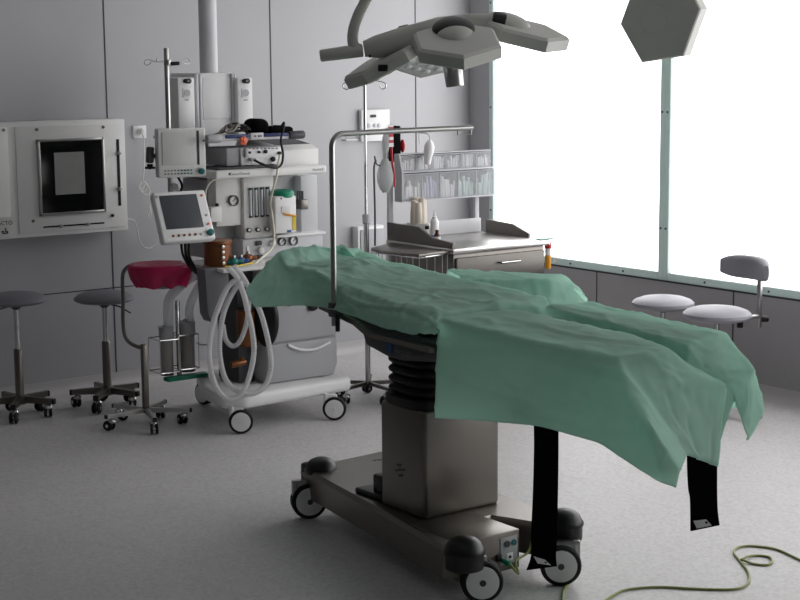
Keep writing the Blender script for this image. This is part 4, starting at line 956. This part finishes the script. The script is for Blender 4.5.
c = LZ(383, 68, -RH * .24 - FH * .1); k = MB(); k.rbox(c, (.035, .03, .024), rotm(0, 0, -YAW * 57), .003); k.build('sensor', 'black_plastic', la)

# second lamp, turned on edge at the top right
Y2 = 4.1
O2 = PY(660, 15, Y2); l2 = thing('operating_lamp', O2, 'second surgical lamp, one dark hexagonal head in front of the bright window', 'surgical lamp')
ctr = Vector(O2)
vpx = [(620.5, 24), (642, 62.5), (684, 56), (701, 9), (681, -31), (638, -25)]
fpts = [PY(x, y, Y2) for x, y in vpx]
cc = sum(fpts, Vector()) / 6
# true plane of the head: facing the camera, turned a little to the left
nrm = (EYE - cc).normalized(); nrm = (nrm - RH * .40 + Vector((0, 0, -.02))).normalized()
def onplane(px, py, off=0):
    d = ray(px, py); t = ((cc + nrm * off) - EYE).dot(nrm) / d.dot(nrm); return EYE + d * t
front = [onplane(x, y) for x, y in vpx]
back = [v - nrm * .07 for v in front]; bc = sum(back, Vector()) / 6
rim = [cc + (v - cc) * 1.0 - nrm * .0 for v in front]
k = MB(); vs = [cc + (v - cc) * .965 + nrm * .006 for v in front] + rim + back; fs = [list(range(6)), [12 + i for i in range(6)][::-1]]
for j_ in (0, 6):
    for i in range(6): fs.append([j_ + i, j_ + 6 + i, j_ + 6 + (i + 1) % 6, j_ + (i + 1) % 6])
k.add(vs, fs); bmx = k.build('lamp_head', 'lamp_grey', l2, ang=20)
qm = nrm.to_track_quat('Z', 'Y').to_matrix()
k = MB(); dsh = onplane(654, 20, .006); k.lathe([(.052, -.001), (.052, .001), (.046, .0026), (.001, .0026)], dsh, 28, qm, False); k.build('centre_disc', 'lamp_grey', bmx)
tp = (back[4] + back[5]) / 2
k = MB(); k.tube([bc, bc - nrm * .08 + Vector((0, 0, .05)), bc - nrm * .12 + Vector((0, 0, .25)), bc - nrm * .12 + Vector((0, 0, .7))], .028, 12, smooth=6); k.build('suspension_arm', 'lamp_grey', l2, ang=60)
k = MB(); q = bc - nrm * .12; k.cyl((q.x, q.y, q.z + .65), (q.x, q.y, ZC), .045, n=24); k.build('ceiling_tube', 'lamp_grey', l2)

# ------------------------------------------------------------------ operating table
CX, CY = 3.25, 4.205
ot = thing('operating_table', (CX, CY, 0), 'operating table on a stainless wheeled base with a black bellows column, under green drapes', 'operating table')
# base: tapering stainless chassis
A = Vector((3.165, 4.86, 0)); Bp = Vector((2.985, 3.74, 0)); Cp = Vector((3.435, 3.775, 0)); Dp = Vector((3.60, 4.90, 0))
bz0, bz1 = .075, .19
bm = bmesh.new()
outline = [A + Vector((-.03, .06, 0)), A + Vector((-.035, -.03, 0)), Vector((3.045, 4.30, 0)), Bp + Vector((-.03, .07, 0)), Bp + Vector((.07, .02, 0)), Vector((3.03, 3.95, 0)), Vector((3.30, 3.98, 0)), Cp + Vector((-.06, .02, 0)), Cp + Vector((.04, .06, 0)), Vector((3.50, 4.28, 0)), Dp + Vector((.035, -.03, 0)), Dp + Vector((.03, .06, 0))]
k = MB(); n = len(outline)
cen = Vector((3.28, 4.3, 0))
lo = [p.lerp(cen, .04) for p in outline]
vs = [(p.x, p.y, bz0) for p in lo] + [(p.x, p.y, bz1 - .018) for p in outline] + [(p.lerp(cen, .03).x, p.lerp(cen, .03).y, bz1) for p in outline]
fs = [list(range(n))[::-1], [2 * n + i for i in range(n)]] + [[j_ * n + i, j_ * n + (i + 1) % n, (j_ + 1) * n + (i + 1) % n, (j_ + 1) * n + i] for j_ in range(2) for i in range(n)]
bm = bmesh.new(); bv = [bm.verts.new(v) for v in vs]
for f_ in fs: bm.faces.new([bv[i] for i in f_])
bmesh.ops.recalc_face_normals(bm, faces=bm.faces[:]); bmesh.ops.triangulate(bm, faces=[f_ for f_ in bm.faces if len(f_.verts) > 4])
k.bm(bm); k.build('chassis', 'steel_dull', ot, ang=25)
# electronics box at the front
ex1 = PY(519.5, 543, 3.80).x; ex0 = ex1 - .25
k = MB(); k.box(ex0, ex1, 3.80, 4.06, .062, .193, .004); eb = k.build('electronics_box', 'steel_dull', ot)
k = MB(); k.box(ex1 - .083, ex1 - .01, 3.7975, 3.801, .085, .175, .001); k.build('socket_plate', 'grey_plastic', eb)
k = MB(); k.rbox((ex1 - .045, 3.797, .108), (.028, .004, .026), None, .001); k.build('white_label', 'white_plastic', eb)
k = MB(); k.rbox((ex1 - .045, 3.794, .108), (.008, .003, .008), None, 0); k.rbox((ex1 - .09, 3.797, .112), (.02, .006, .022), None, .001); k.build('port', 'black_plastic', eb)
k = MB(); k.cyl((ex1 - .056, 3.799, .153), (ex1 - .056, 3.793, .153), .011, n=16); k.build('dial', 'dark_grey', eb)
k = MB(); k.cyl((ex1 - .027, 3.799, .153), (ex1 - .027, 3.793, .153), .010, n=16); k.build('blue_dial', 'teal', eb)
k = MB(); k.cyl((ex1 - .075, 3.80, .10), (ex1 - .075, 3.76, .098), .008, n=12, bev=.001); k.build('plug', 'green', eb)
# column
k = MB(); k.box(CX - .165, CX + .165, CY - .125, CY + .125, bz1 - .005, .56, .018, 3); k.build('column_casing', 'steel_dull', ot)
def bell(z): pass
hx, hy = .162, .122
prof = [(1.04, .555), (1.06, .56), (1.06, .585), (1.0, .59)]
nb = 6; zz = .59
for i in range(nb): prof += [(.90, zz), (.985, zz + .01), (1.0, zz + .0165), (.985, zz + .023), (.90, zz + .033)]; zz += .033
prof += [(.88, zz), (.88, zz + .02)]
vs = []; ns = 40
for s_, z in prof:
    for i in range(ns):
        t = 2 * PI * i / ns; c_, s2 = math.cos(t), math.sin(t)
        x = hx * math.copysign(abs(c_) ** .45, c_) * s_; y = hy * math.copysign(abs(s2) ** .45, s2) * s_
        vs.append((CX + x, CY + y, z))
fs = []
for j_ in range(len(prof) - 1):
    for i in range(ns): fs.append([j_ * ns + i, j_ * ns + (i + 1) % ns, (j_ + 1) * ns + (i + 1) % ns, (j_ + 1) * ns + i])
fs += [list(range(ns))[::-1], [(len(prof) - 1) * ns + i for i in range(ns)]]
MB().add(vs, fs).build('bellows', 'black_rubber', ot, ang=40)
# emblem on the column side (left face, facing -X)
xe = CX - .166
k = MB(); ec = PX(400, 470, xe)
for dy, dz, L_, w in ((0, 0, .058, .006), (-.005, .017, .026, .007), (.004, -.018, .024, .008), (.0, .009, .006, .005)):
    k.rbox((xe, ec.y - dy, ec.z + dz), (.002, L_, w), Matrix.Rotation(R_(-14), 3, 'X'), 0)
k.build('emblem', 'ink', ot)
# foot pedal plate beside the column
k = MB(); k.box(3.10, 3.20, 4.32, 4.51, bz1 - .002, bz1 + .018, .008, 3); k.rbox((3.15, 4.39, bz1 + .04), (.05, .09, .08), None, .01); k.build('pedal', 'black_plastic', ot)
lettering('Maquet', .026, Vector((3.45, 4.83, bz1 + .0008)), rotm(0, 0, 0), 'ink', ot)
# corner domes and castors
def dome(c, name='bumper_dome'):
    k = MB(); k.lathe([(.055, -.06), (.06, -.058), (.062, -.052), (.062, -.012), (.066, -.008), (.066, .002), (.06, .01), (.053, .024), (.04, .036), (.022, .043), (.001, .046)], (c.x, c.y, .19), 32); k.build(name, 'black_plastic', ot, ang=50)
for c in (Bp, Cp): dome(c)
for c in (A, Dp):
    k = MB(); k.lathe([(.056, -.02), (.062, -.016), (.064, -.004), (.057, .014), (.043, .03), (.024, .039), (.001, .042)], (c.x + .025, c.y - .0, bz1 + .002), 32); k.build('bumper_dome', 'black_plastic', ot, ang=50)
    k = MB(); k.rbox((c.x - .005 if c is A else c.x + .03, c.y + .03, .16), (.05, .07, .1), None, .012); k.build('castor_mount', 'black_plastic', ot)
wA = PZ(309, 519, 0); wB = PZ(482, 603, 0); wC = PZ(561, 586, 0)
toC = lambda p: Vector((-p.x, -p.y, 0)).normalized()
for p, dd in ((wA, (.92, -.39)), (wB, (.85, -.5)), (wC, (-.8, .6)), (Vector((3.66, 4.93, 0)), (.9, -.3))):
    big_caster(ot, p.x + .01, p.y + .015, .068, .05, dd, 'steel', 'castor', .14, 'dark_grey')
# saddle block and frame under the pads
q = lambda a, b, x: (PX(a, b, x).y, PX(a, b, x).z)
pr = [q(362, 332, 3.06), q(433, 350, 3.06), (3.80, .80), (3.80, .76), q(433, 362, 3.06), q(402, 361, 3.06), q(388, 357, 3.06), q(366, 345, 3.06)]
MB().prismb(pr, 'x', 3.06, 3.50, .006).build('saddle_block', 'dark_grey', ot)
lbp = PX(389.5, 348, 3.059)
k = MB(); k.rbox((3.0585, lbp.y, lbp.z), (.003, .03, .034), Matrix.Rotation(R_(12), 3, 'X'), 0); k.build('blue_sticker', 'label_blue', ot)
lettering('MAQUET', .022, Vector((3.0585, PX(403, 353, 3.059).y, PX(403, 353, 3.059).z)), Matrix.Rotation(R_(-90), 3, 'Z') @ Matrix.Rotation(R_(90), 3, 'X'), 'ink_pale', ot)
pr = [q(320, 298, 3.01), q(356, 316, 3.01), q(433, 343, 3.01), (3.86, .815), (3.86, .785), q(433, 352, 3.01), q(400, 342, 3.01), q(366, 333, 3.01), q(356, 327, 3.01), q(318, 307, 3.01)]
MB().prismb(pr, 'x', 3.01, 3.55, .005).build('back_frame', 'dark_grey', ot)
for x in (2.985, 3.565):
    k = MB(); a_, b_ = PX(322, 306, 2.99), PX(356, 322, 2.99)
    k.tube([(x, a_.y, a_.z), (x, b_.y, b_.z)], .012, 4)
    k.tube([(x, b_.y, b_.z), (x, PX(370, 334, 2.99).y, PX(370, 334, 2.99).z), (x, 3.9, PX(433, 350, 2.99).z)], .012, 4)
    k.build('side_rail', 'steel_dull', ot)
# pads
tz = lambda y: .87 + max(0, y - 3.9) * .06
def slab(poly, th, name, m='black_rubber', dz=0, par=None):
    bm = bmesh.new(); top_ = [bm.verts.new((x, y, tz(y) + dz)) for x, y in poly]; bot_ = [bm.verts.new((x, y, tz(y) + dz - th)) for x, y in poly]
    n = len(poly); bm.faces.new(top_); bm.faces.new(bot_[::-1])
    for i in range(n): bm.faces.new([top_[i], bot_[i], bot_[(i + 1) % n], top_[(i + 1) % n]])
    bmesh.ops.recalc_face_normals(bm, faces=bm.faces[:]); bmesh.ops.bevel(bm, geom=bm.edges[:], offset=.012, segments=3, affect='EDGES')
    k = MB(); k.bm(bm); return k.build(name, m, ot)
slab([(3.03, 3.99), (3.53, 3.99), (3.53, 4.55), (3.03, 4.55)], .07, 'seat_pad', dz=.0)
slab([(3.05, 4.57), (3.52, 4.57), (3.44, 4.9), (3.13, 4.9)], .06, 'head_pad', dz=.0)
slab([(3.06, 3.9), (3.27, 3.88), (3.19, 3.10), (3.05, 3.10)], .05, 'leg_pad', dz=0)
slab([(3.31, 3.88), (3.52, 3.9), (3.47, 3.12), (3.31, 3.12)], .05, 'leg_pad', dz=0)
for x0_, x1_ in ((3.09, 3.18), (3.35, 3.45)): 
    MB().box(x0_, x1_, 3.2, 3.95, .81, .842, .006).build('leg_plate', 'steel_dull', ot)
slab([(3.58, 4.50), (3.98, 4.46), (3.98, 4.60), (3.58, 4.64)], .035, 'arm_board', dz=-.075)
MB().box(3.53, 3.72, 4.53, 4.59, .80, .835, .004).build('arm_board_bracket', 'steel_dull', ot)

# screen rod clamped to the near rail
yr = PX(334, 300, 2.955).y
sr = thing('screen_rod', (2.975, yr, .84), 'tall bent steel rod clamped on the near table rail, reaching over the drape', 'screen rod')
zr = PX(331, 140, 2.975).z
ptop = PY(472, 127.5, yr)
zbar = PY(345, 133.5, yr).z
x_s = 2.955
pth = [Vector((x_s, yr, PX(331, 325, x_s).z)), Vector((x_s, yr, zbar - .05))]
for i in range(7): t = PI / 2 * i / 6; pth.append(Vector((x_s + .045 - .045 * math.cos(t), yr, zbar - .045 + .045 * math.sin(t))))
pth += [Vector((x_s + .3, yr, zbar + .002)), Vector((ptop.x, yr, zbar + .003))]
MB().tube(pth, .0095, 12).build('rod', 'steel', sr)
k = MB()
for px in (458, 471): c = PY(px, 129, yr); k.cyl((c.x, yr, zbar + .006), (c.x, yr, zbar - .022), .003, n=8)
k.tube([(PY(458, 131, yr).x, yr, zbar - .02), (PY(471, 131, yr).x, yr, zbar - .02)], .002, 6)
k.build('end_clip', 'steel', sr)
MB().rbox((x_s + .008, yr, PX(331, 309, x_s).z), (.045, .035, .05), None, .005).build('clamp', 'dark_grey', sr)
k = MB(); c = PX(334, 322, x_s); k.cyl(Vector((x_s, yr - .02, c.z + .03)), Vector((x_s, yr - .02, c.z - .03)), .008, n=12, bev=.002); k.build('clamp_handle', 'black_plastic', sr)

# black restraint straps
def strap(pts_l, pts_r, label, tagp):
    t = thing('restraint_strap', pts_l[0], label, 'strap')
    k = MB(); L_ = spline(pts_l, 6); Rr = spline(pts_r, 6); n = len(L_); nm = FH * .003
    vs = []
    for a, b in zip(L_, Rr): vs += [a - nm, b - nm, b + nm, a + nm]
    fs = [[0, 1, 2, 3], [4 * n - 1, 4 * n - 2, 4 * n - 3, 4 * n - 4]]
    for i in range(n - 1):
        for j_ in range(4): fs.append([i * 4 + j_, i * 4 + 4 + j_, i * 4 + 4 + (j_ + 1) % 4, i * 4 + (j_ + 1) % 4])
    k.add(vs, fs); k.build('webbing', 'black_cloth', t)
    k = MB(); k.add([p - FH * .0045 for p in tagp] + [p - FH * .003 for p in tagp], [[0, 1, 2, 3], [7, 6, 5, 4]] + [[i, 4 + i, 4 + (i + 1) % 4, (i + 1) % 4] for i in range(4)]); k.build('care_tag', 'paper', t)
    c = (tagp[1] + tagp[2]) / 2; k = MB(); k.cyl(c - FH * .005 - RH * .008, c - FH * .0035 - RH * .008, .004, n=10); k.build('tag_hole', 'black_plastic', t)
G1 = (3.12, 3.40); v = lambda x, y, d=0: PV(x, y, (G1[0] + d * FH.x, G1[1] + d * FH.y))
strap([v(533, 400), v(534, 440), v(533, 490), v(531, 535), v(531, 556), v(526.5, 570, -.03)], [v(558, 400), v(558.5, 440), v(558, 490), v(557, 535), v(556, 556), v(557, 566, -.02)], 'black strap hanging in front of the right base wheel, from the near leg rest', [v(533.5, 556, -.026), v(545, 559.5, -.026), v(551, 565, -.026), v(537.5, 563, -.03)])
G2 = (3.32, 3.19); v2 = lambda x, y, d=0: PV(x, y, (G2[0] + d * FH.x, G2[1] + d * FH.y))
strap([v2(689, 410), v2(687, 452), v2(688, 486), v2(690, 500), v2(690.5, 531)], [v2(716, 410), v2(717, 466), v2(717, 486), v2(717.5, 508), v2(719.5, 525)], 'black strap end hanging free below the far leg drape', [v2(693, 520.5), v2(706, 519), v2(711.5, 525), v2(696.5, 528)])

# ------------------------------------------------------------------ green drapes
def drape(name, rows, label, sub=13, smooth=2, amp=.006, seed=0, fine=.0025):
    """rows: control grid of world points; the sheet is filled in between, its folds softened and crumpled a little"""
    nr, nc = len(rows), len(rows[0]); G = []
    for i in range((nr - 1) * sub + 1):
        a, t = divmod(i, sub); t /= sub
        if a == nr - 1: a, t = nr - 2, 1.0
        line = []
        for j_ in range((nc - 1) * sub + 1):
            b, s_ = divmod(j_, sub); s_ /= sub
            if b == nc - 1: b, s_ = nc - 2, 1.0
            line.append(rows[a][b].lerp(rows[a][b + 1], s_).lerp(rows[a + 1][b].lerp(rows[a + 1][b + 1], s_), t))
        G.append(line)
    NR, NC = len(G), len(G[0])
    for _ in range(smooth):
        H = [[p.copy() for p in l] for l in G]
        for i in range(NR):
            for j_ in range(NC):
                nb_ = []
                if 0 < i < NR - 1: nb_ += [H[i - 1][j_], H[i + 1][j_]]
                if 0 < j_ < NC - 1: nb_ += [H[i][j_ - 1], H[i][j_ + 1]]
                if len(nb_) == 4 or (len(nb_) == 2 and (i in (0, NR - 1) or j_ in (0, NC - 1))): G[i][j_] = H[i][j_].lerp(sum(nb_, Vector()) / len(nb_), .55)
    so_ = Vector((seed * 3.1, seed * 1.7, 0)); H = [[p.copy() for p in l] for l in G]
    for i in range(NR):
        for j_ in range(NC):
            p = H[i][j_]
            du = H[min(i + 1, NR - 1)][j_] - H[max(i - 1, 0)][j_]; dv = H[i][min(j_ + 1, NC - 1)] - H[i][max(j_ - 1, 0)]
            nm_ = du.cross(dv)
            nm_ = nm_.normalized() if nm_.length > 1e-9 else Vector((0, 0, 1))
            if nm_.z < -.2 or (abs(nm_.z) <= .2 and nm_.x > 0): nm_ = -nm_
            h = amp * (.7 * noise.noise(p * 6 + so_) + .35 * noise.noise(p * 15 + so_))
            for q_, kk, w_ in ((Vector((p.x * 8, p.y * 2.6, p.z * 7)), 7, .9), (Vector((p.x * 3 + p.y * 4, p.y * 3 - p.x * 5, p.z * 5)), 8, .7), (Vector((p.x * 3, p.y * 9, p.z * 4)), 10, .5), (Vector((p.x * 13 - p.y * 7, p.y * 9, p.z * 11)), 6, .4)):
                h += amp * w_ * max(0, 1 - abs(noise.noise(q_ + so_ * 1.3)) * kk)
            G[i][j_] = p + nm_ * h
    k = MB(); k.add([p for l in G for p in l], [[i * NC + j_, i * NC + j_ + 1, (i + 1) * NC + j_ + 1, (i + 1) * NC + j_] for i in range(NR - 1) for j_ in range(NC - 1)])
    o = k.build(name, 'drape', None, ang=180); m = o.modifiers.new('thickness', 'SOLIDIFY'); m.thickness = .0012
    return tag(o, label, 'drape')
V3 = lambda x, y, z: Vector((x, y, z))
xn = 3.0
# torso and head sheet: columns near hem -> near ridge -> top -> far ridge -> far hem
H0 = PY(281, 249, 4.92); H1_ = PY(343, 247, 4.95)
rows = []
rows.append([PX(254, 307, 2.86), PX(245, 291, 2.87), PX(259, 273, 2.93), V3(3.15, 5.03, .93), V3(3.3, 5.05, .91), V3(3.42, 5.05, .90), V3(3.5, 5.03, .86)])
rows.append([PX(270, 307, 2.90), PX(268, 286, 2.92), H0, H0.lerp(H1_, .4) + V3(0, .0, .004), H0.lerp(H1_, .75), H1_, V3(3.5, 4.93, .9)])
def st(nh, nm_, nr_, fr_, zf=.035, far=None):
    a = PX(nr_[0], nr_[1], xn + .02); f = PX(fr_[0], fr_[1], 3.53)
    return [PX(nh[0], nh[1], xn - .06), PX(nm_[0], nm_[1], xn - .035), a, a.lerp(f, .35) + V3(0, 0, -.004), a.lerp(f, .7) + V3(0, 0, -.002), f, f + V3(.03, 0, -.12)]
rows.append(st((292, 306), (290, 287), (288, 266), (362, 251)))
rows.append(st((322, 307), (322, 293), (318, 273), (390, 261)))
rows.append(st((352, 316), (352, 303), (352, 287), (425, 269)))
rows.append(st((385, 329), (385, 316), (384, 300), (465, 279)))
rows.append(st((412, 335), (412, 322), (414, 309), (505, 288)))
rows.append(st((432, 334), (434, 326), (440, 315), (546, 297)))
e_ = rows[-1]
rows.append([e_[0] + V3(0, -.015, -.0), e_[1] + V3(.005, -.03, -.01), e_[2] + V3(.012, -.03, -.05), e_[3] + V3(0, -.03, -.075), e_[4] + V3(0, -.03, -.085), e_[5] + V3(0, -.035, -.085), e_[6] + V3(-.01, -.03, -.06)])
drape('surgical_drape', rows, 'crinkled green drape over the head and body section of the table', amp=.008, seed=1)
# near leg sheet
Zt = .9
rows = [
 [PX(436, 418, 2.95), PX(436, 370, 2.965), PZ(439, 319, .912), PZ(475, 313, .915), PZ(510, 311, .912), PZ(516, 315, .88)],
 [PX(485, 421, 2.945), PX(483, 375, 2.96), PZ(478, 328, .908), PZ(515, 321, .91), PZ(547, 317, .908), PZ(552, 323, .87)],
 [PX(540, 426, 2.94), PX(535, 385, 2.955), PZ(528, 340, .905), PZ(565, 332, .908), PZ(592, 327, .905), PZ(596, 334, .86)],
 [PX(600, 443, 2.92), PX(590, 398, 2.95), PZ(580, 351, .902), PZ(612, 343, .906), PZ(634, 336, .902), PZ(638, 343, .86)],
 [PX(645, 473, 2.89), PX(630, 410, 2.93), PZ(618, 357, .898), PZ(645, 353, .901), PZ(667, 349, .898), PZ(673, 357, .86)],
 [PX(662, 483, 2.88), PX(650, 425, 2.90), PY(645, 395, 3.0), PY(676, 385, 3.02), PY(702, 380, 3.04), PY(728, 383, 3.07)],
 [PX(676, 488, 2.90), PX(680, 470, 2.93), PY(687, 455, 2.98), PY(698, 459, 3.0), PY(708, 463, 3.02), PY(718, 467, 3.04)],
]
drape('surgical_drape', rows, 'green drape over the near leg rest, hanging low on the near side', amp=.005, seed=2)
# far leg sheet
zz = .9
f0, f1 = PZ(592, 303, zz), PZ(727, 332, zz)
n0, n1 = PZ(547, 306, zz + .01), PZ(687, 345, zz)
rows = []
for t, nh in ((0, .84), (.33, .84), (.66, .84), (1, .82)):
    a, f = n0.lerp(n1, t), f0.lerp(f1, t)
    rows.append([a + V3(-.012, 0, nh - zz), a, a.lerp(f, .5) + V3(0, 0, .003), f, f + V3(.03, 0, -.12), f + V3(.045, 0, -.24)])
rows.append([PY(700, 385, 3.09), PY(708, 378, 3.08), PY(724, 372, 3.07), PY(753, 370, 3.07), PY(756, 376, 3.14), V3(3.60, 3.16, .68)])
rows.append([PY(712, 440, 3.10), PY(718, 446, 3.09), PY(734, 398, 3.07), PY(748, 443, 3.05), PY(765, 409, 3.08), V3(3.62, 3.14, .64)])
drape('surgical_drape', rows, 'green drape over the far leg rest, with pointed corners at the foot end', amp=.005, seed=3)
# arm board sheet
za = .905
nr0, nr1 = PZ(462, 279, za), PZ(551, 280, za - .005); fr0, fr1 = PZ(447, 270, za), PZ(564, 274.5, za - .005)
rows = []
for t in (0, .33, .7, 1):
    a, f = nr0.lerp(nr1, t), fr0.lerp(fr1, t)
    rows.append([a + V3(-.03, -.03, -.17), a + V3(-.015, -.018, -.08), a, a.lerp(f, .5) + V3(0, 0, .003), f, f + V3(.0, .04, -.13)])
e1 = PZ(592, 306, .78)
rows.append([e1 + V3(-.06, -.07, -.06), e1 + V3(-.03, -.03, 0), PZ(572, 288, .86), PZ(578, 290, .85), PZ(588, 300, .80), e1 + V3(.03, .08, -.03)])
drape('surgical_drape', rows, 'green drape over the arm board on the far side of the table', amp=.006, seed=4)

# ------------------------------------------------------------------ cords on the floor
cz = .004
k = MB(); k.tube([(ex1 - .075, 3.76, .098), (ex1 - .06, 3.735, .07), PV(516, 561, (3.28, 3.73)), PV(528, 552, (3.31, 3.77)), PV(534, 534, (3.33, 3.79)), PV(540, 528, (3.35, 3.82)), Vector((3.42, 3.92, cz)), Vector((3.52, 3.93, cz)), Vector((3.5, 3.78, cz)), PZ(578, 573, cz), PZ(569, 583, cz), PZ(563, 593, cz), PZ(565, 606, cz), PZ(580, 612, cz), PZ(600, 604, cz), PZ(612, 596, cz), PZ(627, 589.5, cz), PZ(660, 587, cz), PZ(700, 589, cz), PZ(735, 589, cz), PZ(748, 583, cz), PZ(748, 572, cz), PZ(740, 561, cz), PZ(734, 553, cz), PZ(738, 547.5, cz), PZ(752, 546, cz), PZ(775, 549, cz), PZ(792, 556, cz), PZ(806, 563, cz)], .0042, 8, smooth=8)
k.tube([PZ(741, 561, cz), PZ(746, 557, cz + .004), PZ(756, 555.5, cz), PZ(769, 557, cz), PZ(772, 562, cz), PZ(766, 565, cz), PZ(752, 563.5, cz), PZ(741, 559, cz + .006)], .0042, 8, smooth=8)
tag(k.build('earth_cord', 'cord_green'), 'yellow green earth cord winding across the floor from the table base', 'cord')

# ------------------------------------------------------------------ light and colour
w = bpy.data.worlds.new('world'); S.world = w; w.use_nodes = True
w.node_tree.nodes['Background'].inputs['Color'].default_value = (.6, .63, .68, 1); w.node_tree.nodes['Background'].inputs['Strength'].default_value = .3
vs_ = S.view_settings; vs_.view_transform = 'Standard'; vs_.look = 'None'; vs_.gamma = 1; vs_.use_curve_mapping = False; vs_.exposure = 0.0
